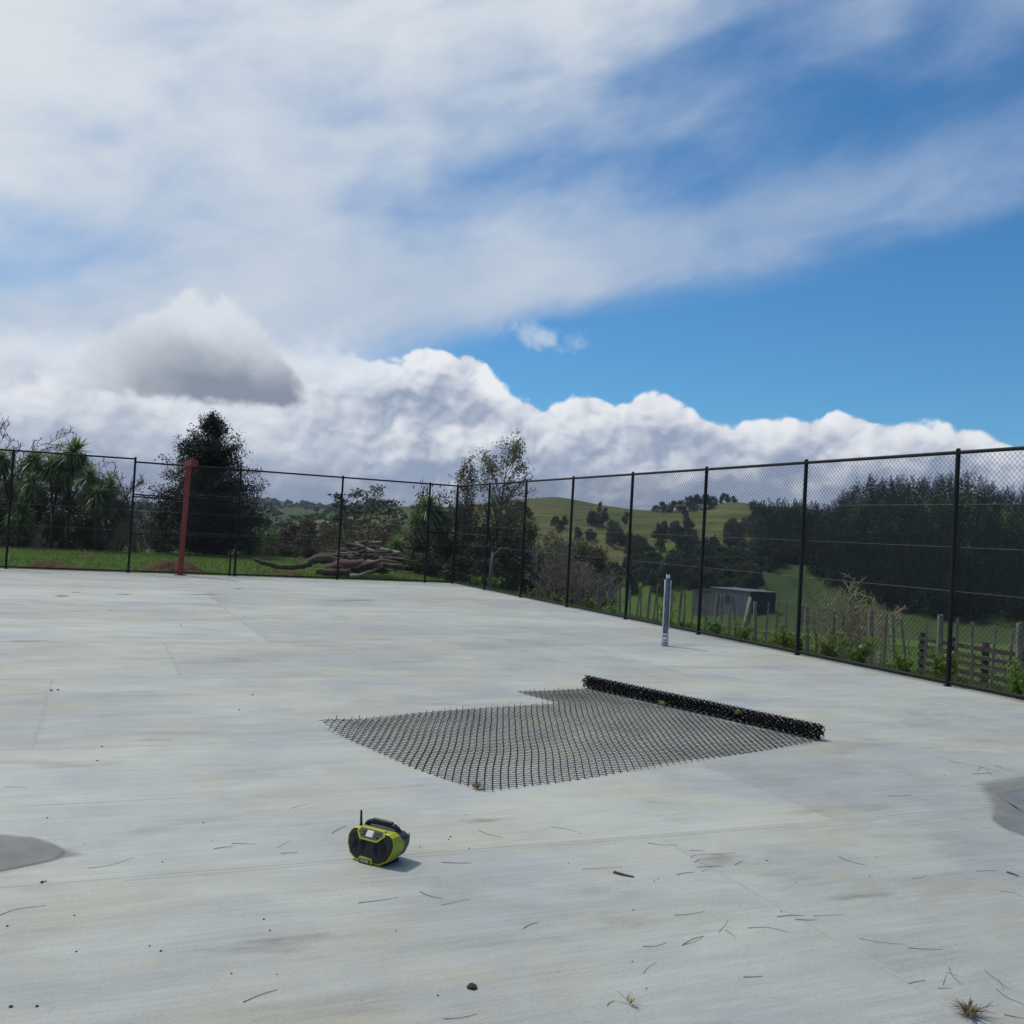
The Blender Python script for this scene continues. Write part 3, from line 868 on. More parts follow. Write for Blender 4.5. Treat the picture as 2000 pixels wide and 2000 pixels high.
# the rolled end: coils of the same diamonds
r0, r1 = flat(1143, 1343, 0.0), flat(1606, 1447, 0.0)
ra_ = np.array([r0[0], r0[1], 0]); rb_ = np.array([r1[0], r1[1], 0]); L = np.linalg.norm(rb_ - ra_); ta = (rb_ - ra_) / L; na = np.array([-ta[1], ta[0], 0])
A, B = [], []
RC = 0.070
for rad_, nst in ((.062, 5), (.052, 5), (.041, 4), (.030, 3), (.018, 3)):
    per = PI * rad_ / nst                                  # distance along the roll between crossings
    for sgn in (1, -1):
        for s_ in range(nst):
            m_ = int(L / (per * .5)) + 1; u = np.arange(m_) * per * .5
            th = 2 * PI * (s_ + (0 if sgn > 0 else .5)) / nst + sgn * u / rad_
            kn = np.arange(m_)
            rr_ = rad_ + (0.010 if rad_ > .05 else .006) * np.where((kn + (sgn > 0)) % 2 == 0, 1, -1)
            P = ra_[None] + ta[None] * u[:, None] + na[None] * (rr_ * np.cos(th))[:, None]
            P[:, 2] = np.maximum(RC + rr_ * np.sin(th), .004)
            A.append(P[:-1]); B.append(P[1:])
A = np.concatenate(A); B = np.concatenate(B); R_ = np.full(len(A), .0037)
V, F = segs(A, B, R_, R_, 3)
tag(link('coil', mesh_np('coil', V, F), MATS['roll_wire'], mr), kind='stuff')

def tuft(name, c, r, n, h, label, material='straw', group=None, seed=1, lean=0.8):
    rng = np.random.default_rng(seed); V, F = [], []
    for q in range(n):
        an = rng.uniform(0, 2 * PI); r0_ = rng.uniform(0, r * .5); l = rng.uniform(.5, 1) * h; w = rng.uniform(.0012, .0028)
        p0 = np.array([r0_ * math.cos(an), r0_ * math.sin(an), 0.002 + rng.uniform(0, r * .25)]); o_ = np.array([math.cos(an + rng.uniform(-.8, .8)), math.sin(an + rng.uniform(-.8, .8)), 0])
        lf = rng.uniform(.25, 1.2) * lean; p1 = p0 + o_ * l * .5 * lf + np.array([0, 0, l * .45]); p2 = p0 + o_ * l * lf + np.array([0, 0, l * rng.uniform(.05, .6)])
        sd_ = np.cross(o_, [0, 0, 1.0]) * w; o0 = len(V)
        V += [p0 - sd_, p0 + sd_, p1 + sd_ * .8, p1 - sd_ * .8, p2]; F += [(o0, o0 + 1, o0 + 2), (o0, o0 + 2, o0 + 3), (o0 + 3, o0 + 2, o0 + 4)]
    o = link(name, mesh_np(name, np.array(V), np.array(F)), MATS[material]); o.location = c
    if label: tag(o, label, 'grass tuft', group)
    return o

g_ = flat(932, 1541); tuft('grass_tuft', (g_[0], g_[1], .004), .05, 90, .07, 'small dry grass tuft caught on the flat mesh corner', seed=2)
for fr, sdn, lb in ((.40, 3, 'faint dry grass wisp under the middle of the wire coil'), (.71, 4, 'yellow dry grass tuft tangled in the wire coil')):
    P = ra_ + ta * L * fr + na * (-.085 if fr < .5 else -.07); tuft('grass_tuft', (P[0], P[1], .02 if fr < .5 else .08), .05, 60 if fr < .5 else 110, .07, lb, seed=sdn)

# ------------------------------------------------------------------ jobsite radio
RAD = 1.0
rp = flat(722, 1686); raz = math.atan2(rp[0], rp[1])            # bearing to the radio
ro = empty('jobsite_radio', (rp[0] + .052, rp[1] + .045, 0.0), -raz + rad(28) , 'lime green and black jobsite radio with handle and stub antenna', 'radio')
ro.rotation_euler = (0, 0, -raz - rad(37))
# local frame: +x right, -y toward the listener, z up.  front outline (x, z), clockwise from bottom left
def outline(w, top, bot, inset=0.0):
    w = w / 2
    P = [(-w * .50, bot), (w * .50, bot), (w * .80, bot + .022), (w * .97, bot + .068), (w * 1.0, bot + .105), (w * .90, top - .012), (w * .74, top),
         (-w * .74, top), (-w * .90, top - .012), (-w * 1.0, bot + .105), (-w * .97, bot + .068), (-w * .80, bot + .022)]
    c = np.array([0, (top + bot) / 2]); out = []
    for p in P:
        v = np.array(p) - c; l = np.linalg.norm(v); out.append(tuple(c + v * (l - inset) / l))
    return out
def ring(P, y, tilt=0.0): return [(x, y + tilt * (z - .085), z) for x, z in P]
TL = 0.22                                          # the face leans back
W0, T0, B0 = .282, .152, .006
m_l, m_k, m_g = MATS['lime_plastic'], MATS['black_plastic'], MATS['grey_plastic']
b = MB()                                           # dark shell behind
b.loft([ring(outline(W0 * .985, T0 - .004, B0 + .004), -.030), ring(outline(W0 * .99, T0 - .004, B0 + .006), .016), ring(outline(W0 * .95, T0 - .010, B0 + .008), .072), ring(outline(W0 * .78, T0 - .028, B0 + .022), .100)])
b.build('body', m_g, ro, bevel=.004)
b = MB()                                           # lime shell in front, ends in a point on the flanks
O1 = outline(W0, T0, B0)
back = []
for x, z in O1:
    e_ = 0.018 if abs(z - (B0 + .087)) < .03 and abs(x) > .1 else (-.004 if z > T0 - .02 else -.012)
    back.append((x * 1.002, e_, z))
fr_ = ring(O1, -.066, TL)
b.loft([back, ring(outline(W0 * 1.004, T0 + .001, B0), -.052, TL), fr_, ring(outline(W0, T0, B0, .0055), -.071, TL)], cap0=False, cap1=False)
b.loft([ring(outline(W0, T0, B0, .0055), -.071, TL), ring(outline(W0, T0, B0, .0085), -.064, TL)], cap0=False, cap1=True)
b.build('bezel', m_l, ro, bevel=.0015)
# speaker face
b = MB(); b.loft([ring(outline(W0, T0, B0, .0085), -.064, TL), ring(outline(W0, T0, B0, .010), -.0685, TL), ring(outline(W0, T0, B0, .022), -.072, TL)], cap0=False)
sf = b.build('speaker_grille', m_k, ro, bevel=.001)
for cx_ in (-.062, .062):
    b = MB()
    for rr_ in (.036, .028, .020, .012):
        pts = [(cx_ + rr_ * math.cos(t), -.0735 + TL * (.078 + rr_ * math.sin(t) - .085), .078 + rr_ * math.sin(t)) for t in np.linspace(0, 2 * PI, 29)]
        b.tube(pts, .0016, 5, caps=False)
    b.build('speaker_ring', m_k, sf)
for sx in (-1, 1):
    for zz in (.118, .055):
        b = MB(); yy = -.073 + TL * (zz - .085); b.tube([(sx * .106, yy, zz), (sx * .106, yy - .003, zz)], .0055, 10); b.build('screw_boss', m_k, sf)
# control panel: lime frame with dark insert, leaning back over the top
b = MB()
def panel(P, y0, t): return [(x, y0 + t * (z - .13), z) for x, z in P]
PP = [(-.052, .112), (.052, .112), (.084, .141), (.072, .162), (-.072, .162), (-.084, .141)]
PQ = [(x * .90, .137 + (z - .137) * .80) for x, z in PP]
TP = 0.75
cpy = -.074
b.loft([panel([(x * .96, .131 + (z - .137) * .9) for x, z in PP], cpy + .03, TP), panel(PP, cpy, TP), panel(PQ, cpy - .001, TP)], cap0=True, cap1=False)
b.loft([panel(PQ, cpy - .001, TP), panel(PQ, cpy + .003, TP)], cap0=False, cap1=True)
cp = b.build('control_panel', m_l, ro, bevel=.001)
b = MB(); PI_ = [(x * .985, .137 + (z - .137) * .97) for x, z in PQ]; b.loft([panel(PI_, cpy + .004, TP), panel(PI_, cpy + .0012, TP)]); b.build('panel_insert', MATS['panel_olive'], cp)
def on_panel(x0, x1, z0, z1, h, name, m):
    z0, z1 = z0 - .009, z1 - .009; b = MB(); P = [(x0, z0), (x1, z0), (x1, z1), (x0, z1)]; b.loft([panel(P, cpy + .002, TP), panel(P, cpy - h, TP)]); return b.build(name, MATS[m], cp, bevel=.0006, seg=1)
on_panel(-.026, .014, .136, .161, .0014, 'display', 'lcd')
on_panel(-.032, -.028, .136, .161, .001, 'display_edge', 'black_plastic')
for x0, z0, w_, h_ in ((-.056, .150, .012, .008), (-.056, .138, .012, .008), (-.041, .150, .007, .007), (-.041, .139, .007, .007), (.022, .150, .010, .007), (.022, .138, .010, .007), (.036, .152, .008, .007), (.048, .152, .009, .008)):
    on_panel(x0, x0 + w_, z0, z0 + h_, .002, 'button', 'grey_plastic')
b = MB(); yk = cpy + TP * (.134 - .13); b.tube([(.044, yk + .002, .134), (.044, yk - .005, .1275)], .0058, 12); b.build('knob', m_k, cp)
# lower latch tab with the maker's plate
b = MB(); P = [(-.050, .004), (.030, .004), (.036, .014), (.028, .030), (-.044, .030), (-.054, .016)]
b.loft([[(x, -.064 + TL * (z - .085), z) for x, z in P], [(x, -.0765 + TL * (z - .085), z) for x, z in P]]); lt = b.build('latch_tab', m_l, ro, bevel=.002)
b = MB(); P = [(-.044, .006), (.024, .006), (.029, .014), (.022, .0225), (-.038, .0225), (-.048, .015)]
b.loft([[(x, -.076 + TL * (z - .085), z) for x, z in P], [(x, -.0782 + TL * (z - .085), z) for x, z in P]]); b.build('name_plate', MATS['plate_grey'], lt)
tcv = bpy.data.curves.new('lettering', 'FONT'); tcv.body = 'RYOBI'; tcv.size = .0155; tcv.align_x = 'CENTER'; tcv.extrude = .0003
to = bpy.data.objects.new('lettering', tcv); COL.objects.link(to)
bpy.context.view_layer.update(); dg = bpy.context.evaluated_depsgraph_get()
tm = bpy.data.meshes.new_from_object(to.evaluated_get(dg)); bpy.data.objects.remove(to)
t_o = link('lettering', tm, MATS['white_plastic'], lt); t_o.location = (-.0095, -.0787 + TL * (.0095 - .085), .0088); t_o.rotation_euler = (PI / 2 - math.atan(TL), 0, 0)
if not tm.materials: tm.materials.append(MATS['white_plastic'])
# handle
b = MB()
hx, hz = .090, .163
b.tube([(-hx - .012, .030, .142), (-hx, .028, .157), (-hx + .016, .026, hz + .004), (0, .026, hz + .007), (hx - .016, .026, hz + .004), (hx, .028, .157), (hx + .012, .030, .142)], [.013, .013, .0125, .0125, .0125, .013, .013], 8, twist=PI / 8)
b.build('handle', m_k, ro, bevel=.001, seg=1)
b = MB(); b.box((-.060, .014, hz + .0155), (.060, .038, hz + .0215)); b.build('grip_pad', m_g, ro, bevel=.003)
# stub antenna
b = MB(); b.tube([(-.098, -.020, .145), (-.098, -.020, .164)], [.0085, .0075], 10); an_ = b.build('antenna', m_k, ro)
b = MB(); b.tube([(-.098, -.020, .162), (-.100, -.020, .19), (-.102, -.020, .222), (-.102, -.020, .226)], [.0062, .0060, .0052, .003], 10); b.build('antenna_rod', m_k, an_)
for sx in (-.07, .07):
    b = MB(); b.box((sx - .02, -.055, 0.0), (sx + .02, .05, .012)); b.build('foot', m_k, ro, bevel=.002)

# ------------------------------------------------------------------ bits lying on the concrete
def strand(pxs, r, material, name, label, cat, group):
    P = np.array([flat(*p) for p in pxs]); t_ = np.linspace(0, len(P) - 1, 9)
    if len(P) == 2: P = np.array([P[0], (P[0] + P[1]) / 2 + np.array([P[1][1] - P[0][1], P[0][0] - P[1][0], 0]) * (.12 * math.sin(pxs[0][0])), P[1]]); t_ = np.linspace(0, 2, 9)
    P = np.stack([np.interp(t_, range(len(P)), P[:, 0]), np.interp(t_, range(len(P)), P[:, 1])], 1)
    for _ in range(3): P[1:-1] = (P[:-2] + 2 * P[1:-1] + P[2:]) / 4
    P = [(p[0], p[1], .0016 + .0010 * math.sin(k_ * .4)) for k_, p in enumerate(P)]
    c = np.mean(P, 0); b = MB(); n_ = len(P)
    b.tube([tuple(np.array(p) - [c[0], c[1], 0]) for p in P], [r * (1 - .5 * q / n_) for q in range(n_)], 4)
    o = b.build(name, MATS[material], None); o.location = (c[0], c[1], 0); return tag(o, label, cat, group)

STR = [[(171, 1696), (215, 1692), (262, 1675)], [(0, 1788), (30, 1776), (90, 1769)], [(475, 1958), (510, 1943), (541, 1934)], [(570, 1579), (605, 1571)], [(452, 1648), (500, 1650)], [(418, 1658), (455, 1654)], [(10, 1538), (55, 1539)],
       [(700, 1764), (740, 1760), (778, 1753)], [(820, 1742), (840, 1752), (864, 1755)], [(862, 1768), (890, 1763), (920, 1756)], [(866, 1991), (905, 1989), (932, 1981)], [(1022, 1814), (1035, 1806), (1051, 1803)], [(1137, 1698), (1170, 1697), (1213, 1694)],
       [(1255, 1849), (1280, 1850), (1303, 1841)], [(1332, 1847), (1350, 1835), (1374, 1829)], [(1256, 1902), (1265, 1890), (1283, 1879)], [(1318, 1788), (1345, 1787), (1376, 1781)], [(1186, 1965), (1200, 1955)], [(1347, 1677), (1355, 1667), (1400, 1671), (1438, 1665)],
       [(1362, 1694), (1400, 1693), (1412, 1692)], [(1518, 1791), (1545, 1788), (1571, 1789)], [(1588, 1789), (1620, 1789), (1648, 1786)], [(1460, 1813), (1500, 1811), (1542, 1822)], [(1553, 1796), (1595, 1797)], [(1677, 1833), (1710, 1841), (1768, 1845)], [(1774, 1852), (1810, 1855), (1842, 1855)],
       [(1853, 1889), (1858, 1906), (1878, 1924)], [(1922, 1895), (1945, 1915), (1975, 1935)], [(1946, 1932), (1965, 1950), (2000, 1962)], [(1638, 1674), (1660, 1684), (1690, 1690)], [(1780, 1716), (1810, 1711)], [(1853, 1486), (1880, 1492), (1915, 1497), (1960, 1510)], [(1900, 1512), (1940, 1509)],
       [(1953, 1741), (1980, 1744), (2000, 1753)], [(1907, 1702), (1950, 1701)], [(1735, 1555), (1780, 1554)], [(1404, 1821), (1418, 1806), (1422, 1796)], [(1417, 1817), (1435, 1830)], [(1452, 1909), (1490, 1907)], [(1334, 1846), (1373, 1829)], [(935, 1622), (955, 1632), (980, 1635)], [(862, 1684), (890, 1687), (920, 1686)], [(1075, 1615), (1110, 1620), (1138, 1629)], [(1265, 1647), (1290, 1651), (1325, 1651)], [(1961, 1982), (2000, 1990)], [(1926, 1968), (1940, 1956)]]
rs = random.Random(19)
for cx_, cy_, n_ in ((1390, 1690, 5), (1860, 1930, 5), (560, 1650, 3), (1950, 1500, 4)):
    for q in range(n_):
        a_, b_ = cx_ + rs.gauss(0, 55), cy_ + rs.gauss(0, 18); l_ = rs.uniform(16, 40); t_ = rs.uniform(-1.4, 1.4); ux, uy = math.cos(t_) * l_, math.sin(t_) * l_ * .6
        STR.append([(a_, b_), (a_ + ux * .5, b_ + uy * .5 + rs.uniform(-1.2, 1.2)), (a_ + ux, b_ + uy)])
for q, s_ in enumerate(STR):
    strand(s_, .0009 + .0003 * (q % 3), 'stalk', 'grass_stalk', 'thin brown dry stalk lying on the pale concrete', 'grass stalk', 'dry stalks scattered on the concrete')
strand([(1199, 1705), (1216, 1710), (1238, 1714)], .010, 'dark_timber', 'bark_strip', 'short dark strip of bark lying flat on the concrete', 'bark', None)
strand([(1967, 1704), (1990, 1712)], .006, 'dark_timber', 'bark_strip', 'small dark bark sliver on bluish concrete past the puddle', 'bark', None)
g_ = flat(1892, 1983); tuft('grass_clump', (g_[0], g_[1], .003), 0.035, 110, .055, 'brown uprooted grass clump with spreading roots on the concrete', seed=9, lean=1.6, material='dead_grass')
g_ = flat(1228, 1962); tuft('dry_leaf', (g_[0], g_[1], .003), .02, 14, .06, 'small yellow dry leaf sprig lying on the concrete', seed=12, lean=1.3)

def clod(px, py, r, label, group=None, seed=1, material='soil'):
    p = flat(px, py); rng = np.random.default_rng(seed); bm = bmesh.new(); bmesh.ops.create_icosphere(bm, subdivisions=2, radius=r)
    for v in bm.verts:
        f_ = 1 + rng.uniform(-.22, .22); v.co = Vector((v.co.x * f_ * 1.1, v.co.y * f_, max(v.co.z * f_ * .75, -r * .3) + r * .3))
    me = bpy.data.meshes.new('dirt_clod'); bm.to_mesh(me); bm.free()
    o = link('dirt_clod', me, MATS[material]); o.location = (p[0], p[1], 0.0); return tag(o, label, 'dirt clod', group)
clod(922, 1930, .0155, 'large dark brown clod of dirt standing alone on the concrete', seed=1)
CL = [(855, 1945, .005), (880, 1635, .007), (876, 1640, .005), (916, 1657, .005), (82, 1724, .010), (89, 1722, .006), (1237, 1778, .005), (14, 1809, .006), (21, 1967, .008), (72, 1966, .007), (145, 1788, .005), (397, 1607, .006), (317, 1684, .005), (100, 1349, .016), (113, 1348, .014), (493, 1357, .010), (467, 1387, .010), (1844, 1514, .006), (92, 1598, .006), (1286, 1717, .004), (1498, 1681, .006), (1110, 1686, .004), (541, 1903, .004), (452, 1902, .005), (149, 1859, .005), (292, 1848, .005), (314, 1858, .006), (515, 1796, .006), (527, 1818, .005), (199, 1459, .009), (190, 1486, .008), (353, 1222, .014), (215, 1192, .015), (246, 1161, .02), (478, 1204, .014)]
for q, (a_, b_, r_) in enumerate(CL):
    clod(a_, b_, r_ * .72, 'tiny dark speck of dirt on the pale concrete', 'dirt specks scattered on the concrete', seed=q + 2)

# fine grit too small to pick apart
rng = np.random.default_rng(77)
gp_ = []
while len(gp_) < 900:
    q = np.array([rng.uniform(-6, 9.8), rng.uniform(1.5, 27)]);
    gp_.append(q)
gp_ = np.array(gp_); r_ = rng.uniform(.0012, .0042, len(gp_)) * (1 + gp_[:, 1] * .02)
T = np.array([[1, 0, 0], [-.5, .87, 0], [-.5, -.87, 0], [0, 0, 1.1]])
V = (np.concatenate([gp_, np.full((len(gp_), 1), .0015)], 1)[:, None] + T[None] * r_[:, None, None]).reshape(-1, 3)
F = (np.arange(len(gp_))[:, None, None] * 4 + np.array([[0, 1, 3], [1, 2, 3], [2, 0, 3]])[None]).reshape(-1, 3)
tag(link('grit', mesh_np('grit', V, F), MATS['soil']), 'fine dark grit sprinkled over the concrete court', 'grit', kind='stuff')

# ------------------------------------------------------------------ hills
from mathutils.bvhtree import BVHTree
BVH = []

def add_bvh(me):
    BVH.append(BVHTree.FromPolygons([v.co[:] for v in me.vertices], [p.vertices[:] for p in me.polygons]))

def surf(px, py, far=False):
    """first land a sight line meets, hills included"""
    d = cray(px, py); dn = d / np.linalg.norm(d); best = None
    for t in BVH:
        h = t.ray_cast(Vector((0, 0, CAMH)), Vector(dn))
        if h[0] is not None and (best is None or h[3] < best[1]): best = (h[0], h[3])
    if best is None: return None
    p = np.array(best[0]); return p

def project(P):
    d = np.atleast_2d(P) - np.array([0, 0, CAMH]); z = d @ CF
    return 1000 + FPX * (d @ CR) / z, 1000 - FPX * (d @ CU) / z, z

def hill(name, ridge, D, D0, material, back=1.6, nu=150, nv=46, rough=1.0, prof=1.0, seed=1, zb=None):
    ridge = sorted(ridge); rng = np.random.default_rng(seed)
    px = np.linspace(ridge[0][0], ridge[-1][0], nu)
    py = np.interp(px, [r[0] for r in ridge], [r[1] for r in ridge])
    kk = np.array([1, 2, 3, 2, 1.]) / 9; pp = np.concatenate([[py[0]] * 2, py, [py[-1]] * 2]); py = np.convolve(pp, kk, 'valid')
    vs = np.concatenate([np.linspace(0, 1, nv), np.linspace(1, back, 12)[1:]])
    V = []
    wv = [(rng.uniform(.5, 1.5) * 2 ** i, rng.uniform(0, 6.28), rng.uniform(0, 6.28)) for i in range(6)]
    for v in vs:
        d = D0 + (D - D0) * v
        for q in range(nu):
            R = at(px[q], py[q], D); B = stand(px[q], D0); p = at(px[q], py[q], d)
            zb_ = B[2] - 1.5
            if v <= 1: f = (math.sin((v - .5) * PI) * .5 + .5) * .55 + v ** prof * .45; z = zb_ + (R[2] - zb_) * f
            else: z = R[2] - (R[2] - zb_) * ((v - 1) / (back - 1)) ** 1.5
            u = q / nu * 6; n_ = sum(math.sin(u * w[0] * 2 + w[1] + v * 3) * math.cos(v * w[0] * 6 + w[2] + u) / (i + 1.5) for i, w in enumerate(wv))
            z += n_ * rough * (1 - abs(v - 1) * 0 if False else min(1, 4 * abs(1 - v))) * min(1, v * 4)
            V.append((p[0], p[1], z))
    V = np.array(V); i, j = np.meshgrid(np.arange(nu - 1), np.arange(len(vs) - 1)); a = (j * nu + i).ravel()
    me = mesh_np(name, V, np.stack([a, a + 1, a + nu + 1, a + nu], 1), True); add_bvh(me)
    return tag(link(name, me, MATS[material]), kind='structure')

add_bvh(ground.data)
RIDGE = [(560, 1020), (700, 1008), (800, 1003), (870, 997), (930, 985), (987, 976), (1030, 974), (1056, 973), (1078, 968.5), (1120, 975), (1160, 984), (1233, 995), (1290, 998), (1372, 994), (1406, 983), (1422, 978), (1447, 981), (1478, 986), (1560, 992), (1640, 1002), (1800, 1010), (2100, 1010), (2400, 1010)]
hill('hill', RIDGE, 420, 170, 'hill_grass', rough=2.2, prof=1.2, seed=2)
hill('hill', [(1180, 1110), (1230, 1088), (1265, 1071), (1295, 1061), (1325, 1058), (1370, 1064), (1420, 1085), (1470, 1110)], 235, 165, 'grass_ground', rough=.6, seed=3, nu=60, nv=24)
FR = [(1380, 1120), (1440, 1060), (1490, 1020), (1560, 1016), (1610, 1026), (1640, 1005), (1665, 982), (1690, 970), (1720, 974), (1777, 972), (1821, 970), (1864, 962), (1893, 960), (1920, 970), (1950, 990), (1970, 988), (2000, 982), (2100, 985), (2250, 980), (2500, 990)]
hill('hill', FR, 370, 120, 'hill_grass_green', rough=1.4, prof=1.0, seed=4)
F1 = [(-700, 985), (-300, 975), (-50, 985), (150, 978), (300, 985), (485, 978), (515, 972), (534, 972), (553, 981), (569, 984), (614, 983), (679, 990), (722, 983), (738, 975), (752, 984), (787, 989), (830, 990), (1000, 1000), (1200, 1010)]
hill('hill', F1, 1150, 700, 'far_bush', rough=6, seed=5, nu=240)
F2 = [(-600, 1015), (-100, 1005), (200, 1012), (480, 1004), (560, 992), (600, 995), (640, 994), (700, 988), (760, 989), (850, 994), (950, 1005), (1100, 1015)]
hill('hill', F2, 640, 300, 'hill_grass_green', rough=3, seed=6, nu=160)

# ------------------------------------------------------------------ plant builders
def leafcards(rng, C, n_per, spread, ls, asp=0.5, up=0.0, flat_=0.0):
    """n_per rhombic leaves round every centre"""
    C = np.repeat(np.asarray(C), n_per, 0); N = len(C)
    P = C + rng.normal(0, 1, (N, 3)) * np.asarray(spread)
    d = rng.normal(0, 1, (N, 3)); d[:, 2] = d[:, 2] * (1 - flat_) + up; d /= np.linalg.norm(d, axis=1, keepdims=True)
    s = np.cross(d, rng.normal(0, 1, (N, 3))); s /= np.linalg.norm(s, axis=1, keepdims=True) + 1e-9
    L = ls * rng.uniform(.6, 1.3, (N, 1))
    V = np.stack([P - d * L * .5, P + s * L * asp * .5, P + d * L * .5, P - s * L * asp * .5], 1).reshape(-1, 3)
    return V, np.arange(N * 4).reshape(-1, 4)

def grow(rng, p, d, L, r, lvl, Pm, S, T):
    ns = Pm['ns'][lvl]; st = L / ns; kids = Pm['kids'][lvl] if lvl < len(Pm['kids']) else 0
    start = Pm['start'][lvl]; p = np.array(p, float); d = np.array(d, float)
    pos = []
    for i in range(ns):
        d = d + rng.normal(0, Pm['wob'][lvl], 3); d[2] += Pm['trop'][lvl]; d /= np.linalg.norm(d)
        p2 = p + d * st; r2 = max(r * (1 - (i + 1) / ns * Pm['taper']), Pm['rmin']) if True else r
        S.append((p, p2, max(r * (1 - i / ns * Pm['taper']), Pm['rmin']), r2, lvl)); pos.append((p2, d, r2)); p = p2
    T.append((p, d, lvl))
    for q in range(kids):
        f = start + (1 - start) * (q + rng.uniform(0, 1)) / kids; i = min(ns - 1, int(f * ns)); pp, dd, rr_ = pos[i]
        a = rng.normal(0, 1, 3); a -= dd * (a @ dd); a /= np.linalg.norm(a); an = rad(rng.uniform(*Pm['ang'][lvl]))
        nd = dd * math.cos(an) + a * math.sin(an)
        grow(rng, pp - dd * st * rng.uniform(0, 1), nd, L * rng.uniform(*Pm['len'][lvl]) * (1.15 - .45 * f), min(rr_ * .8, r * Pm['rf']), lvl + 1, Pm, S, T)

def skel_mesh(name, S, big=5, small=3, cut=0.012):
    V, F, o = [], [], 0
    for k_, sel in ((big, [s for s in S if s[2] > cut]), (small, [s for s in S if s[2] <= cut])):
        if not sel: continue
        A = np.array([s[0] for s in sel]); B = np.array([s[1] for s in sel]); v, f = segs(A, B, np.array([s[2] for s in sel]), np.array([s[3] for s in sel]), k_)
        V.append(v); F.append(f + o); o += len(v)
    return mesh_np(name, np.concatenate(V), np.concatenate(F))

def plant(name, base, label, cat, group, parts, rz=0.0, sc=1.0):
    e = empty(name, tuple(base), rz, label, cat, group); e.scale = (sc,) * 3 if not hasattr(sc, '__len__') else sc
    for nm, me, mt in parts: link(nm, me, MATS[mt], e)
    return e

BARE = dict(ns=[6, 6, 5, 4, 3], kids=[8, 6, 5, 3], start=[.18, .15, .15, .1, 0], wob=[.06, .10, .14, .18, .2], trop=[.04, .05, .05, .05, .03], taper=.75, rmin=.0065, ang=[(18, 50), (22, 55), (25, 60), (25, 65)], len=[(.5, .75), (.45, .7), (.4, .65), (.4, .6)], rf=.55)

SHRUB = dict(BARE, kids=[6, 5, 3], rmin=.0045, ns=[6, 5, 4, 3])

def bare_tree(name, base, h, label, group, seed, material='twig_brown', Pm=BARE, thin=1.0, stems=1, r=.05, spread=.25, cat='tree', sx=1.0):
    rng = np.random.default_rng(seed); S, T = [], []
    for q in range(stems):
        a = rng.uniform(0, 6.28); d = np.array([math.cos(a) * spread, math.sin(a) * spread, 1.0]); d /= np.linalg.norm(d)
        grow(rng, (0, 0, -.1), d, h * .72 * rng.uniform(.75, 1.05), r, 0, Pm, S, T)
    tr = [s for s in S if s[4] <= 1]; tw = [s for s in S if s[4] > 1]
    zmax = max(s[1][2] for s in S); f = h / zmax
    sc = lambda X_: [(a * f, b * f, ra * thin, rb * thin, l) for a, b, ra, rb, l in X_]
    return plant(name, base, label, cat, group, [('trunk', skel_mesh('trunk', sc(tr)), material), ('twigs', skel_mesh('twigs', sc(tw)), material)])

def leafy(rng, h, w, n_cl, n_per, ls, seedshape=0, dense=.75, crown0=.25, shape='round', asp=.5):
    """stems plus leaf clumps inside an uneven crown; unit: metres"""
    S, T = [], []
    C = []
    lob = [(rng.uniform(0, 6.28), rng.uniform(.1, 1.0), rng.uniform(.3, .5)) for _ in range(9)]
    blobs = []
    for a, hz, rr_ in lob:
        prof = {'round': math.sin(min(1, hz * .85 + .12) * PI) ** .6, 'cone': 1 - hz * .85, 'dome': (1 - hz * .75) ** .5, 'flat': .5 + .5 * hz}[shape]
        off = w * .5 * prof * .62
        blobs.append((np.array([math.cos(a) * off, math.sin(a) * off, h * (crown0 + (1 - crown0) * (hz * .8 + .05))]), rr_ * w * .5 * (.55 + .45 * prof)))
    blobs.append((np.array([0, 0, h * (crown0 + (1 - crown0) * .5)]), w * .30)); blobs.append((np.array([rng.uniform(-.1, .1) * w, rng.uniform(-.1, .1) * w, h * .84]), w * .17))
    for q in range(n_cl):
        c, r_ = blobs[rng.integers(len(blobs))]; v = rng.normal(0, 1, 3); v /= np.linalg.norm(v)
        p = c + v * r_ * rng.uniform(dense, 1.0) * np.array([1, 1, .8])
        if p[2] > h * .06: C.append(p)
    C = np.array(C)
    V, F = leafcards(rng, C, n_per, w * .045, ls, asp)
    for q in rng.choice(len(C), min(len(C), 40), replace=False):
        c = C[q]; m_ = np.array([c[0] * .25, c[1] * .25, c[2] * .45]); r_ = .02 * h ** .5
        S.append((np.array([0, 0, -.1]), m_, r_ * 1.3, r_ * .7, 0)); S.append((m_, c, r_ * .7, r_ * .2, 1))
    return mesh_np('foliage', V, F), skel_mesh('trunk', S, 5, 3)

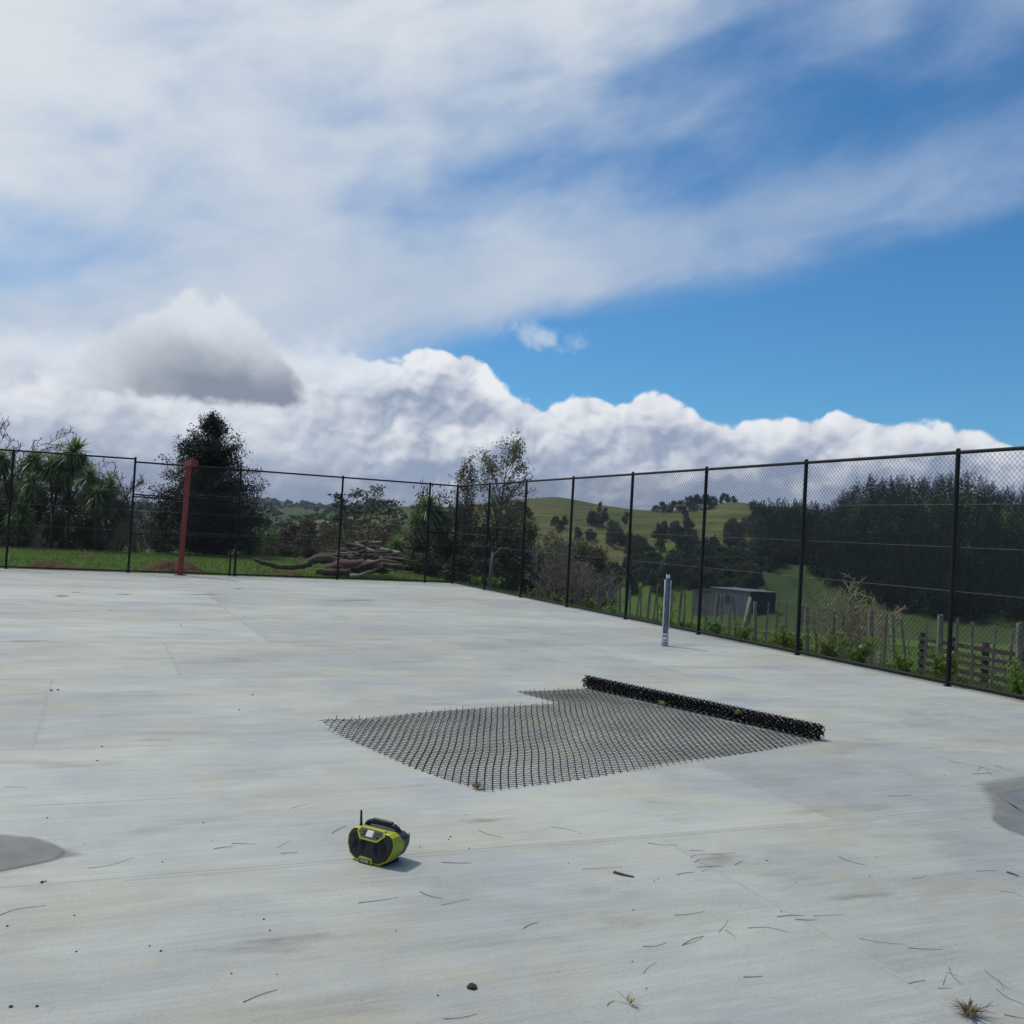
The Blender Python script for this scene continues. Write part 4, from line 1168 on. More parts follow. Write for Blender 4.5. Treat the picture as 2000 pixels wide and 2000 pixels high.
# cabbage-tree heads: bursts of sword leaves
def sword_head(rng, n, L, wd=.035, low=-.55):
    V, F = [], []
    for q in range(n):
        z = rng.uniform(low, 1.0); a = rng.uniform(0, 2 * PI); s_ = math.sqrt(max(0, 1 - z * z)); d = np.array([s_ * math.cos(a), s_ * math.sin(a), z])
        l = L * rng.uniform(.75, 1.1); sd_ = np.cross(d, [0, 0, 1.0]); nrm_ = np.linalg.norm(sd_); sd_ = sd_ / nrm_ if nrm_ > .05 else np.array([1.0, 0, 0])
        sag = rng.uniform(.3, 1.0) * (1 - abs(z) * .4)
        pts = [d * l * t + np.array([0, 0, -sag * l * t * t * .7]) for t in (.06, .35, .7, 1.0)]; ws = [wd * .5, wd, wd * .8]
        o = len(V)
        for p, w_ in zip(pts[:3], ws): V += [p - sd_ * w_ * .5, p + sd_ * w_ * .5]
        V.append(pts[3]); V.append(pts[3] + sd_ * .002)
        for t in range(3): F.append((o + 2 * t, o + 2 * t + 1, o + 2 * t + 3, o + 2 * t + 2))
    return mesh_np('leaf_head', np.array(V), np.array(F))
rng = np.random.default_rng(21)
HEADS = [sword_head(rng, 320, .84, .05, -.8) for _ in range(3)]
SKIRT = [sword_head(rng, 110, .7, .045, -1.0) for _ in range(2)]
for s_ in SKIRT:
    co = np.empty(len(s_.vertices) * 3); s_.vertices.foreach_get('co', co); co = co.reshape(-1, 3); co[:, 2] = -np.abs(co[:, 2]) * 1.1 - .12; co[:, :2] *= .7; s_.vertices.foreach_set('co', co.ravel()); s_.update()

def cabbage(px, depth, heads, label, group, seed, r=.075, base=None):
    rng = np.random.default_rng(seed); b = stand(px, depth) if base is None else base
    e = empty('cabbage_tree', tuple(b), 0, label, 'tree', group)
    S = []
    hp = [(at(hx_, hy_, depth + dd) - b, sc) for hx_, hy_, sc, dd in heads]
    fork = np.array([0, 0, min(h[0][2] for h in hp) * .55])
    mb = MB(); mb.tube([(0, 0, -.15), (0.02, 0, fork[2] * .5), tuple(fork)], [r * 1.25, r, r * .9], 8)
    for p, sc in hp:
        mid = (fork + p) * .5 + np.array([p[0] * .15, p[1] * .15, -.05]); mb.tube([tuple(fork), tuple(mid), tuple(p - [0, 0, .1])], [r * .85, r * .7, r * .6], 7, caps=False)
    mb.build('trunk', MATS['bark_dark'], e, smooth=True)
    for q, (p, sc) in enumerate(hp):
        o = link('leaf_head', HEADS[(seed + q) % 3], MATS['leaf_cabbage'], e); o.location = tuple(p); o.scale = (sc,) * 3; o.rotation_euler = (rng.uniform(-.2, .2), rng.uniform(-.2, .2), rng.uniform(0, 6))
        o = link('dead_leaf_skirt', SKIRT[q % 2], MATS['leaf_cabbage_dead'], e); o.location = tuple(p - [0, 0, .05]); o.scale = (sc,) * 3; o.rotation_euler = (0, 0, rng.uniform(0, 6))
    return e

# ------------------------------------------------------------------ trees along the lawn edge
GC = 'cabbage trees along the lawn edge'
cabbage(34, 41, [(66, 900, 1.0, .3), (62, 942, .95, -.4), (38, 1000, .9, -.6), (4, 898, .95, .2), (18, 950, .8, .5)], 'cabbage tree with several leafy heads and a leaning dark trunk', GC, 1)
cabbage(100, 41.5, [(101, 912, 1.0, 0), (112, 945, .7, .4)], 'slim cabbage tree with one straight bare trunk', GC, 2)
cabbage(131, 42, [(144, 884, 1.25, 0), (133, 922, .95, -.4), (118, 900, .8, .5), (160, 905, .9, .5)], 'tallest cabbage tree with a broad crown of bright leaves', GC, 3)
cabbage(188, 41, [(176, 930, 1.05, 0), (190, 970, 1.0, -.5), (216, 950, .9, .3), (205, 985, .8, -.3), (168, 965, .7, .4)], 'bushy many-headed cabbage tree with leaning stems beside the bare tree', GC, 4)
cabbage(-20, 42, [(-25, 930, 1.0, 0), (-40, 960, 1.0, 0)], 'cabbage tree partly cut off beyond the fence end', GC, 5)

bare_tree('bare_tree', stand(-62, 50), size(350, 50), 'leafless grey tree rising behind the cabbage trees', None, 31, 'bark_dark', r=.07, thin=2.0)
bare_tree('bare_tree', stand(236, 46), size(222, 46), 'leafless brown tree with twisted branches between cabbage trees and conifer', None, 35, 'bark_dark', r=.07, spread=.35, thin=1.7)
bare_tree('bare_tree', stand(285, 48), size(160, 48), 'thin leafless sapling tree close behind the twisted bare tree', None, 37, 'twig_brown', r=.04)
for q, (px, dp, hpx) in enumerate(((272, 43, 95), (300, 42.5, 80), (70, 43, 75), (232, 42, 85))):
    bare_tree('bare_shrub', stand(px, dp), size(hpx, dp), 'small leafless grey shrub at the lawn edge', 'bare shrubs at the lawn edge', 40 + q, 'bark_grey', stems=4, r=.016, spread=.6, cat='shrub', Pm=SHRUB)

# conifer
def conifer(px, depth, toppy, wpx, seed):
    rng = np.random.default_rng(seed); b = stand(px, depth); H = at(px, toppy, depth)[2] - b[2]; W = size(wpx, depth)
    C = []; S = [(np.array([0, 0, -.1]), np.array([.05, 0, H * .5]), .14, .09, 0), (np.array([.05, 0, H * .5]), np.array([0, 0, H * .98]), .09, .015, 0)]
    for q in range(330):
        f = rng.uniform(0.0, 1) ** 1.1; z = H * f
        prof = np.interp(f, [0, .08, .25, .5, .75, .9, 1], [.95, 1.02, 1.0, .82, .50, .26, .03]) * W * .5
        a = rng.uniform(0, 2 * PI); l = prof * rng.uniform(.72, 1.12); tip = np.array([math.cos(a) * l, math.sin(a) * l, min(z + l * rng.uniform(-.05, .35), H * 1.0)]); root = np.array([0, 0, z * .93])
        S.append((root, tip, .022, .006, 1))
        for t in np.linspace(.25, 1.0, max(3, int(l / .26))): C.append(root + (tip - root) * t + rng.normal(0, .06, 3))
    for q in range(260):
        f = rng.uniform(.02, .8); a = rng.uniform(0, 6.28); r_ = np.interp(f, [0, .3, .8], [.4, .4, .15]) * W * .5 * rng.uniform(0, 1); C.append((math.cos(a) * r_, math.sin(a) * r_, H * f))
    V, F = leafcards(rng, np.array(C), 34, .13, .105, .45, up=.25)
    return plant('conifer', b, 'dense dark conifer behind the red goal post', 'tree', None, [('trunk', skel_mesh('trunk', S), 'bark_dark'), ('foliage', mesh_np('foliage', V, F), 'leaf_conifer')])
conifer(402, 42, 812, 224, 51)

# tall open tree behind the corner
OPEN = dict(ns=[9, 6, 5, 4], kids=[16, 6, 5], start=[.38, .2, .2, 0], wob=[.03, .07, .12, .15], trop=[.03, .07, .06, .03], taper=.8, rmin=.006, ang=[(22, 48), (22, 45), (25, 55)], len=[(.30, .48), (.45, .65), (.4, .6)], rf=.42)
def open_tree(px, depth, toppy, seed, label, h_f=1.0, clumps=(10, .10, .10), width=1.0, r=.10, Pm=OPEN, keep=.4):
    rng = np.random.default_rng(seed); b = stand(px, depth); H = at(px, toppy, depth)[2] - b[2]; S, T = [], []
    grow(rng, (0, 0, -.1), (0, 0, 1), H * .9, r, 0, Pm, S, T)
    f = H / max(s[1][2] for s in S); fx = np.array([f * width, f * width, f])
    S = [(s[0] * fx, s[1] * fx, s[2], s[3], s[4]) for s in S]
    C = np.array([s[1] for s in S if s[4] >= 2] + [s[0] * .5 + s[1] * .5 for s in S if s[4] >= 3])
    C = C[rng.uniform(0, 1, len(C)) < keep]
    V, F = leafcards(rng, C, clumps[0], clumps[1], clumps[2], .4, up=.1)
    return plant('open_tree', b, label, 'tree', None, [('trunk', skel_mesh('trunk', S), 'bark_dark'), ('foliage', mesh_np('foliage', V, F), 'leaf_olive')])
open_tree(970, 45, 834, 63, 'tall tree with airy olive crown rising behind the fence corner', clumps=(4, .10, .13), width=1.15, keep=.26)
open_tree(905, 46, 888, 66, 'slender tree with upright leafy tip beside the taller airy tree', clumps=(4, .09, .13), width=.6, r=.05, keep=.10)

# scrub: a few meshes, many plants
rng = np.random.default_rng(71)
FOL = {}
for kk_, args in {'scrub': (2.4, 2.6, 330, 9, .085, 0, .6, .1, 'round'), 'scrub2': (2.6, 2.8, 330, 9, .085, 0, .6, .08, 'dome'), 'dark': (3.0, 2.8, 420, 10, .13, 0, .65, .12, 'round'), 'dark2': (3.4, 3.0, 420, 10, .13, 0, .6, .1, 'cone'), 'dome': (4.0, 4.2, 420, 11, .15, 0, .7, .35, 'flat')}.items():
    FOL[kk_] = leafy(rng, *args)
FH_ = {'scrub': (2.4, 2.6), 'scrub2': (2.6, 2.8), 'dark': (3.0, 2.8), 'dark2': (3.4, 3.0), 'dome': (4.0, 4.2)}

def bush(px, depth, toppy, wpx, kind, mt, label, group, name='bush', cat='bush', basepy=None):
    b = stand(px, depth); H = max(.4, at(px, toppy, depth)[2] - b[2]); W = size(wpx, depth); h0, w0 = FH_[kind]
    f, t = FOL[kind]
    e = empty(name, tuple(b), random.Random(int(px * 7 + depth)).uniform(0, 6.28), label, cat, group); e.scale = (W / w0, W / w0, H / h0)
    for nm, me, m_ in (('foliage', f, mt), ('stems', t, 'bark_dark')):
        o = bpy.data.objects.new(nm, me); COL.objects.link(o); o.parent = e
        if not me.materials: me.materials.append(MATS[m_])
        o.material_slots[0].link = 'OBJECT'; o.material_slots[0].material = MATS[m_]
    return e

for px, dp, ty, w in ((15, 47, 925, 130), (75, 48, 935, 120), (130, 47, 945, 130), (180, 46, 950, 130), (225, 47, 965, 110), (40, 45, 985, 120), (110, 45, 990, 110), (165, 44, 1000, 110), (310, 48, 985, 80), (-60, 48, 950, 140)):
    bush(px, dp, ty, w, 'dark2', 'leaf_dark', 'dark leafy bush massed behind the cabbage trees', 'dark bushes behind the cabbage trees')
for px, dp, ty, w in ((236, 44, 1018, 55), (110, 45, 1030, 80), (60, 46, 1025, 70), (270, 45, 1035, 60)):
    bush(px, dp, ty, w, 'scrub', 'leaf_green', 'light green low bush growing under the cabbage trees', 'low green bushes under the cabbage trees')
bush(488, 43.5, 1042, 56, 'scrub2', 'leaf_scrub', 'round brownish bush standing on the lawn right beside the conifer', None)
for px, dp, ty, w in ((515, 62, 1020, 95), (550, 66, 1030, 80), (500, 60, 1035, 70)):
    bush(px, dp, ty, w, 'dark', 'leaf_green', 'deep green bush below the lawn between conifer and log pile', 'green bushes below the lawn')
for px, dp, ty, w in ((572, 60, 1015, 105), (604, 62, 1008, 105), (640, 58, 1022, 105), (560, 54, 1058, 100), (610, 52, 1060, 110), (590, 57, 1035, 120), (650, 55, 1040, 110), (530, 56, 1062, 80)):
    bush(px, dp, ty, w, 'dark2', 'leaf_scrub', 'dull brown-green bush on the slope left of the log pile', 'brown-green bushes on the slope')
for px, dp, ty, w in ((670, 56, 1003, 110), (705, 58, 996, 120), (742, 56, 998, 120), (780, 58, 1003, 120), (690, 51, 1028, 130), (735, 50, 1025, 130), (770, 50, 1035, 110), (655, 50, 1040, 100), (715, 47, 1050, 120), (670, 47, 1060, 110)):
    bush(px, dp, ty, w, 'scrub', 'leaf_scrub', 'dry twiggy scrub bush massed behind the log pile', 'dry scrub behind the log pile')
bush(838, 75, 946, 94, 'dome', 'leaf_dark', 'dome-crowned dark tree standing behind the pair of cabbage trees', None, 'dome_tree', 'tree')
for px, dp, ty, w in ((805, 52, 1020, 60), (860, 50, 1000, 70), (900, 52, 985, 84), (935, 50, 1000, 84), (880, 46, 1050, 80), (930, 44, 1055, 86), (845, 44, 1075, 60), (985, 50, 1005, 92), (1030, 52, 1010, 88), (985, 44, 1060, 90), (1040, 46, 1065, 84), (1075, 54, 1035, 80), (1090, 46, 1085, 70), (1000, 60, 990, 90), (1130, 60, 1050, 90), (1170, 62, 1062, 90), (1120, 52, 1090, 90), (1165, 50, 1110, 80), (820, 48, 1045, 100), (800, 46, 1075, 90), (910, 42, 1085, 90), (960, 41, 1090, 90)):
    w = w * 1.45
    bush(px, dp, ty, w, 'dark' if (px // 5) % 2 else 'dark2', 'leaf_dark' if dp < 51 else 'leaf_olive', 'dark evergreen bush in the thicket behind the fence corner', 'thicket of bushes behind the fence corner')
cabbage(836, 46, [(836, 992, 1.35, 0), (815, 1015, .9, -.4), (860, 1008, .9, .3)], 'dark-trunked cabbage tree rising beside the fence corner thicket', None, 8)
cabbage(776, 40, [(776, 1068, .95, 0)], 'small bright young cabbage tree right behind the log pile', None, 9, r=.04)

UMB = dict(ns=[7, 5, 4], kids=[7, 5], start=[.62, .35, 0], wob=[.10, .14, .18], trop=[.03, .02, .05], taper=.75, rmin=.02, ang=[(35, 70), (35, 65)], len=[(.28, .45), (.4, .6)], rf=.5)
def umbrella(px, depth, toppy, seed, label, width):
    rng = np.random.default_rng(seed); b = stand(px, depth); H = at(px, toppy, depth)[2] - b[2]; S, T = [], []
    grow(rng, (0, 0, -.1), (.05, 0, 1), H * .85, .11, 0, UMB, S, T); f = H / max(s[1][2] for s in S); fx = np.array([f * width, f * width, f])
    S = [(s[0] * fx, s[1] * fx, s[2], s[3], s[4]) for s in S]; C = np.array([t[0] * fx for t in T if t[2] >= 2])
    V, F = leafcards(rng, C, 34, np.array([.30, .30, .11]), .26, .5, flat_=.6)
    return plant('umbrella_tree', b, label, 'tree', None, [('trunk', skel_mesh('trunk', S), 'bark_dark'), ('foliage', mesh_np('foliage', V, F), 'leaf_dark')])
umbrella(645, 72, 943, 81, 'slender tree with flat leafy tufts rising above dry scrub', 1.25)
umbrella(712, 100, 962, 84, 'far slim tree with small leafy tufts against the blue hills', .9)

for px, dp, hpx, sdn, lb in ((1085, 39, 150, 91, 'pinkish leafless shrub with slanting pale stems beyond the fence'), (1125, 40, 135, 92, 'wide leafless shrub with reddish twigs before the dark thicket'), (1165, 42, 105, 93, 'low leafless shrub next to the wide reddish twiggy shrub')):
    bare_tree('bare_shrub', stand(px, dp), size(hpx, dp), lb, None, sdn, 'twig_pink', thin=1.5, stems=6, r=.024, spread=.75, cat='shrub', Pm=SHRUB)
bare_tree('bare_shrub', stand(1650, 23), size(190, 23), 'tall straw-coloured leafless shrub beside the farm fence', None, 95, 'twig_pale', thin=1.5, stems=5, r=.014, spread=.45, cat='shrub', Pm=SHRUB)
bare_tree('bare_shrub', stand(1690, 25), size(150, 25), 'smaller straw-coloured leafless shrub behind the taller pale one', None, 96, 'twig_pale', thin=1.5, stems=5, r=.012, spread=.6, cat='shrub', Pm=SHRUB)
bush(1688, 29, 1150, 86, 'scrub2', 'leaf_green', 'rounded olive bush just behind the straw-coloured shrubs', None)

# pale tree trunk standing behind the corner
b = MB(); P = stand(962, 33); b.tube([(0, 0, -.2), (0.02, 0, .7), (.06, 0, 1.4)], [.075, .07, .06], 9); b.tube([(.06, 0, 1.3), (.35, .05, 1.55), (.75, .1, 1.6)], [.035, .03, .015], 6)
o = b.build('dead_stump', MATS['bark_grey'], None, smooth=True); o.location = tuple(P); tag(o, 'pale grey dead trunk with one side branch near the corner', 'dead trunk')

# ------------------------------------------------------------------ trees on the hillsides, each on its own
rng = np.random.default_rng(101)
HT = []
for shp in ('round', 'dome', 'round', 'cone'):
    f, t = leafy(rng, 8.0, 8.0, 260, 7, .75, 0, .6, .12, shp); HT.append((f, t))
    f.materials.append(MATS['leaf_bush']); t.materials.append(MATS['bark_dark'])
def hill_tree(px, py, hpx, wpx, label, group, var=None):
    p = surf(px, py)
    if p is None: return
    dep = project(p)[2][0]; h = size(hpx, dep); w = size(wpx, dep); r_ = random.Random(int(px * 31 + py))
    f, t = HT[r_.randrange(4) if var is None else var]
    e = empty('hill_tree', (p[0], p[1], p[2] - h * .06), r_.uniform(0, 6.28), label, 'tree', group); e.scale = (w / 8, w / 8, h / 7.6)
    for nm, me in (('crown', f), ('trunk', t)):
        o = bpy.data.objects.new(nm, me); COL.objects.link(o); o.parent = e
hill_tree(1258, 995, 17, 14, 'lone small round tree on the bare hill skyline', None, 0)
hill_tree(1171, 1003, 24, 13, 'narrow dark tree alone high on the grassy slope', None, 3)
hill_tree(1180, 1012, 22, 15, 'squat dark tree just below the narrow one on the grassy slope', None, 1)
hill_tree(1222, 1024, 26, 18, 'single round tree above the cluster on the grassy slope', None, 0)
hill_tree(1337, 1012, 20, 18, 'small isolated tree in the middle of the upper grassy slope', None, 1)
SKY_T = [(1282, 1000, 14, 20), (1296, 1001, 22, 26), (1312, 1001, 24, 28), (1328, 1000, 24, 26), (1346, 999, 32, 28), (1362, 998, 34, 26), (1378, 996, 32, 26), (1392, 992, 24, 22), (1410, 984, 22, 18), (1420, 982, 18, 16), (1433, 982, 14, 16)]
for a_, b_, h_, w_ in SKY_T:
    hill_tree(a_, b_, h_, w_, 'dark tree in the grove crowning the grassy hill', 'grove on the grassy hill crest')
rr2 = random.Random(7)
GRP = [((1300, 1100), (1480, 1150), 40, 40, 'dark bushy tree in the belt directly behind the farm shed'), ((1480, 1060), (1560, 1110), 20, 36, 'dark tree on the lower flank where bush meets the pine wood'),
       ((1400, 1120), (1500, 1150), 16, 40, 'dark low tree at the foot of the bush by the shed end'), ((1230, 1080), (1320, 1120), 14, 30, 'dark tree scattered in front of the small bright green knoll'),
       ((1190, 1050), (1215, 1085), 7, 34, 'dark tree of the tight cluster on the open grassy slope'), ((1225, 1062), (1290, 1090), 12, 30, 'dark tree in the gully left of the small green knoll'),
       ((1284, 1040), (1345, 1060), 10, 32, 'dark tree in the line running down the middle of the slope'), ((1322, 1075), (1362, 1092), 7, 40, 'big dark tree standing on the small green knoll'),
       ((1375, 1075), (1410, 1090), 4, 28, 'dark tree of the few right of the small green knoll'), ((1225, 1105), (1330, 1130), 14, 34, 'dark tree in the valley bush below the small green knoll'),
       ((1330, 1095), (1420, 1130), 14, 38, 'dark rounded tree in the valley bush above the shed lean-to'), ((1420, 1040), (1480, 1110), 20, 36, 'dark tree at the bush edge against the yellow-green hilltop'),
       ((1470, 1015), (1560, 1100), 34, 38, 'dark tree in the bush between grassy hilltop and pine wood'), ((1300, 1140), (1480, 1158), 22, 40, 'dark tree lining the far side of the paddock behind the shed roof'),
       ((1180, 1130), (1300, 1165), 16, 40, 'dark tree lining the paddock beyond the reddish twiggy shrubs'), ((1080, 1020), (1180, 1060), 10, 26, 'small dark tree dotted across the grassy hillside under its summit'),
       ((900, 1000), (1050, 1020), 10, 22, 'small dark tree on the hillside seen through the airy tall tree'), ((1440, 1090), (1510, 1125), 12, 36, 'dark tree at the lower bush corner above the shed end')]
for (x0, y0), (x1, y1), n_, hh, lb in GRP:
    for q in range(n_):
        a_ = rr2.uniform(x0, x1); b_ = rr2.uniform(y0, y1); h_ = hh * rr2.uniform(.7, 1.2)
        hill_tree(a_, b_, h_, h_ * rr2.uniform(.7, 1.1), lb, 'hillside bush: ' + lb[:48])

# the pine wood on the big dark hill: one mass
rng = np.random.default_rng(111)
LOW = [(1400, 1110), (1480, 1120), (1540, 1096), (1572, 1108), (1618, 1146), (1705, 1184), (1763, 1200), (1850, 1212), (1972, 1218), (2100, 1224), (2500, 1230)]
CC = []; HH = []
tree_b = BVH[3]
n_try = 0
while len(CC) < 3000 and n_try < 30000:
    n_try += 1
    px = rng.uniform(1480, 2250); y0 = np.interp(px, [r[0] for r in FR], [r[1] for r in FR]) + 1.0; y1 = np.interp(px, [r[0] for r in LOW], [r[1] for r in LOW])
    py = y0 + (y1 - y0) * rng.uniform(0, 1) ** .9 if rng.uniform() < .86 else y0 + rng.uniform(0, 3)
    h = surf(px, py)
    if h is None: continue
    dep = project(h)[2][0]
    if dep < 85: continue
    CC.append(h); HH.append(rng.uniform(4.6, 9.0) * (.6 + .4 * dep / 370))
CC = np.array(CC); HH = np.array(HH)
Vs = []
K = 105
for q in range(len(CC)):
    near = np.linalg.norm(CC[q]) < 200; K = 280 if near else 100
    f = rng.uniform(0, 1, K) ** .8; sh = rng.uniform(.6, 1.2); rr_ = HH[q] * .27 * (1 - f) ** sh * rng.uniform(.4, 1.1, K) + .1; a = rng.uniform(0, 2 * PI, K)
    Cn = CC[q] + np.stack([np.cos(a) * rr_, np.sin(a) * rr_, HH[q] * (.08 + .95 * f)], 1)
    d = np.stack([np.cos(a), np.sin(a), rng.uniform(-.5, .5, K)], 1); s_ = np.stack([-np.sin(a), np.cos(a), rng.uniform(-.3, .3, K)], 1)
    l = (HH[q] * (.055 if near else .085) * (1.15 - .75 * f) * rng.uniform(.7, 1.3, K))[:, None]
    Vs.append(np.stack([Cn - d * l * .6, Cn + s_ * l * .5, Cn + d * l * .6 - [0, 0, .15], Cn - s_ * l * .5], 1).reshape(-1, 3))
V = np.concatenate(Vs)
tag(link('pine_wood', mesh_np('pine_wood', V, np.arange(len(V)).reshape(-1, 4)), MATS['leaf_forest']), 'dense dark pine wood covering the steep hill', 'wood', kind='stuff')

# far bush on the blue hills at the left: one mass
CC = []
for q in range(2600):
    px = rng.uniform(-60, 900); py = rng.uniform(972, 1036)
    p = surf(px, py)
    if p is None: continue
    dep = project(p)[2][0]
    if dep < 280: continue
    if dep < 680 and rng.uniform() < (.5 if math.sin(px * .05) + math.sin(px * .021 + py * .1) > -.2 else .94): continue
    CC.append((p, size(rng.uniform(5, 11), dep)))
K = 26; Vs = []
for p, s_ in CC:
    v = rng.normal(0, 1, (K, 3)); v /= np.linalg.norm(v, axis=1, keepdims=True); v[:, 2] = np.abs(v[:, 2]) * 1.1; Cn = p + v * s_ * .5
    d = rng.normal(0, 1, (K, 3)); d /= np.linalg.norm(d, axis=1, keepdims=True); e_ = np.cross(d, v); e_ /= np.linalg.norm(e_, axis=1, keepdims=True) + 1e-6; l = s_ * .32
    Vs.append(np.stack([Cn - d * l, Cn + e_ * l, Cn + d * l, Cn - e_ * l], 1).reshape(-1, 3))
V = np.concatenate(Vs)
tag(link('far_woodland', mesh_np('far_woodland', V, np.arange(len(V)).reshape(-1, 4)), MATS['leaf_bush']), 'far bluish woodland covering the distant hills', 'woodland', kind='stuff')

# ------------------------------------------------------------------ shed in the paddock
sc0 = surf(1463, 1203); sdep = project(sc0)[2][0]
sh = empty('farm_shed', tuple(sc0), 0, 'low grey corrugated farm shed with dark open end in the paddock', 'shed')
uL = stand(1395, sdep * 1.05)[:2] - sc0[:2]; uL = np.array([uL[0], uL[1]]); LL = np.linalg.norm(uL); uL /= LL
uR = stand(1521, sdep * 1.012)[:2] - sc0[:2]; LR = np.linalg.norm(uR); uR /= LR
Hs = size(47, sdep); H2 = size(48, sdep)
def P2(a, c, z): return (uL[0] * a + uR[0] * c, uL[1] * a + uR[1] * c, z)
zb = -1.2
def wall(mb, a0, c0, a1, c1, z0, z1, t=.06):
    mb.add([P2(a0, c0, z0), P2(a1, c1, z0), P2(a1, c1, z1), P2(a0, c0, z1)], [(0, 1, 2, 3)])
for q in range(26):                                     # ribbed iron sheets, each its own
    a0, a1 = LL * q / 26, LL * (q + 1) / 26; b = MB()
    b.loft([[P2(a0 + .004, 0, zb), P2(a1 - .03, 0, zb), P2(a1 - .03, .05, zb), P2(a0 + .004, .05, zb)], [P2(a0 + .004, 0, Hs), P2(a1 - .03, 0, Hs), P2(a1 - .03, .05, Hs), P2(a0 + .004, .05, Hs)]])
    b.build('wall_sheet', MATS['shed_iron'], sh)
b = MB()
for (a0, c0, a1, c1) in ((0, .06, LL, .06), (LL, .06, LL, LR), (LL, LR, 0, LR)):
    b.add([P2(a0, c0, zb), P2(a1, c1, zb), P2(a1, c1, Hs - .1), P2(a0, c0, Hs - .1)], [(0, 1, 2, 3)])
b.build('inner_wall', MATS['shed_dark'], sh)
for q in range(10):
    c0, c1 = LR * q / 10, LR * (q + 1) / 10; b = MB()
    b.loft([[P2(-.03, c0 + .01, zb), P2(-.03, c1 - .02, zb), P2(.03, c1 - .02, zb), P2(.03, c0 + .01, zb)], [P2(-.03, c0 + .01, Hs), P2(-.03, c1 - .02, Hs), P2(.03, c1 - .02, Hs), P2(.03, c0 + .01, Hs)]]); b.build('end_board', MATS['shed_dark'], sh)
b = MB(); e_ = .18
b.loft([[P2(-e_, -e_, Hs + .02), P2(LL + e_, -e_, Hs + .02), P2(LL + e_, LR + e_, Hs + .10), P2(-e_, LR + e_, Hs + .10)], [P2(-e_, -e_, Hs + .10), P2(LL + e_, -e_, Hs + .10), P2(LL + e_, LR + e_, Hs + .18), P2(-e_, LR + e_, Hs + .18)]])
b.build('roof', MATS['shed_roof'], sh)
b = MB(); b.loft([[P2(LL * .42, -.05, Hs * .42), P2(LL * .62, -.05, Hs * .42), P2(LL * .62, .02, Hs * .42), P2(LL * .42, .02, Hs * .42)], [P2(LL * .42, -.05, Hs * .74), P2(LL * .62, -.05, Hs * .74), P2(LL * .62, .02, Hs * .74), P2(LL * .42, .02, Hs * .74)]]); b.build('window', MATS['shed_dark'], sh)
b = MB(); b.loft([[P2(LL * .80, -.04, zb), P2(LL * .97, -.04, zb), P2(LL * .97, .02, zb), P2(LL * .80, .02, zb)], [P2(LL * .80, -.04, Hs * .8), P2(LL * .97, -.04, Hs * .8), P2(LL * .97, .02, Hs * .8), P2(LL * .80, .02, Hs * .8)]]); b.build('door', MATS['shed_door'], sh)
A0 = LL + .05; A1 = LL + size(64, sdep)                     # lean-to
b = MB(); b.loft([[P2(A0, .5, zb), P2(A1, .5, zb), P2(A1, LR, zb), P2(A0, LR, zb)], [P2(A0, .5, Hs * .92), P2(A1, .5, Hs * .74), P2(A1, LR, Hs * .74), P2(A0, LR, Hs * .92)]]); lt_ = b.build('lean_to', MATS['shed_door'], sh)
b = MB(); b.loft([[P2(A0, .3, Hs * .93), P2(A1 + .2, .3, Hs * .75), P2(A1 + .2, LR + .1, Hs * .75), P2(A0, LR + .1, Hs * .93)], [P2(A0, .3, Hs * .96), P2(A1 + .2, .3, Hs * .78), P2(A1 + .2, LR + .1, Hs * .78), P2(A0, LR + .1, Hs * .96)]]); b.build('lean_to_roof', MATS['shed_roof'], lt_)

# ------------------------------------------------------------------ farm fences and yards
def stake(h, r, k=5, lean=(0, 0)):
    b = MB(); b.tube([(0, 0, -.3), (lean[0] * .5, lean[1] * .5, h * .5), (lean[0], lean[1], h)], [r, r, r * .9], k); return b
def farm_fence(pts, spacing, label, h=1.15, post_every=5, seed=1, wires=5):
    rng = np.random.default_rng(seed); pts = np.array(pts, float); sg = np.linalg.norm(np.diff(pts, axis=0), axis=1); cum = np.concatenate([[0], np.cumsum(sg)])
    root = empty('farm_fence', (0, 0, 0), 0, label, 'fence'); xs = np.arange(0, cum[-1], spacing)
    P = np.stack([np.interp(xs, cum, pts[:, 0]), np.interp(xs, cum, pts[:, 1])], 1) ; Z = terrain(P[:, 0], P[:, 1])
    for q, (p, z) in enumerate(zip(P, Z)):
        big = q % post_every == 0; ln = rng.normal(0, .05, 2)
        hh = h * rng.uniform(.95, 1.08); b = stake(hh, .06 if big else .036, 7 if big else 4, ln * (1.5 if not big else 1))
        o = b.build('post' if big else 'batten', MATS['weathered_wood'], root); o.location = (p[0], p[1], z)
    for w in range(wires):
        b = MB(); b.tube([(p[0], p[1], z + .18 + .20 * w + .01 * math.sin(q)) for q, (p, z) in enumerate(zip(P, Z))], .0032, 3, caps=False); b.build('wire', MATS['galv_dull'], root)
    return root
fa = [stand(2160, 13)[:2], stand(1969, 16.5)[:2], stand(1700, 21.5)[:2], stand(1331, 32)[:2], stand(1115, 44)[:2], stand(1020, 51)[:2]]
farm_fence(fa, .55, 'weathered batten and wire farm fence running beside the black chain-link fence', seed=3, h=1.36)
fb = [stand(1730, 37)[:2], stand(1900, 34)[:2], stand(2100, 31)[:2]]
farm_fence(fb, 1.25, 'second batten fence crossing the grass behind the timber yard rails', seed=5, h=1.2)
# leaning strut by the farm fence
b = MB(); P = stand(1455, 26.5); b.tube([(0, 0, -.1), (.35, .25, .75), (.62, .45, 1.35)], [.06, .055, .05], 7); o = b.build('leaning_post', MATS['weathered_wood'], None, smooth=True); o.location = tuple(P); tag(o, 'thick weathered post leaning hard against the farm fence', 'post')
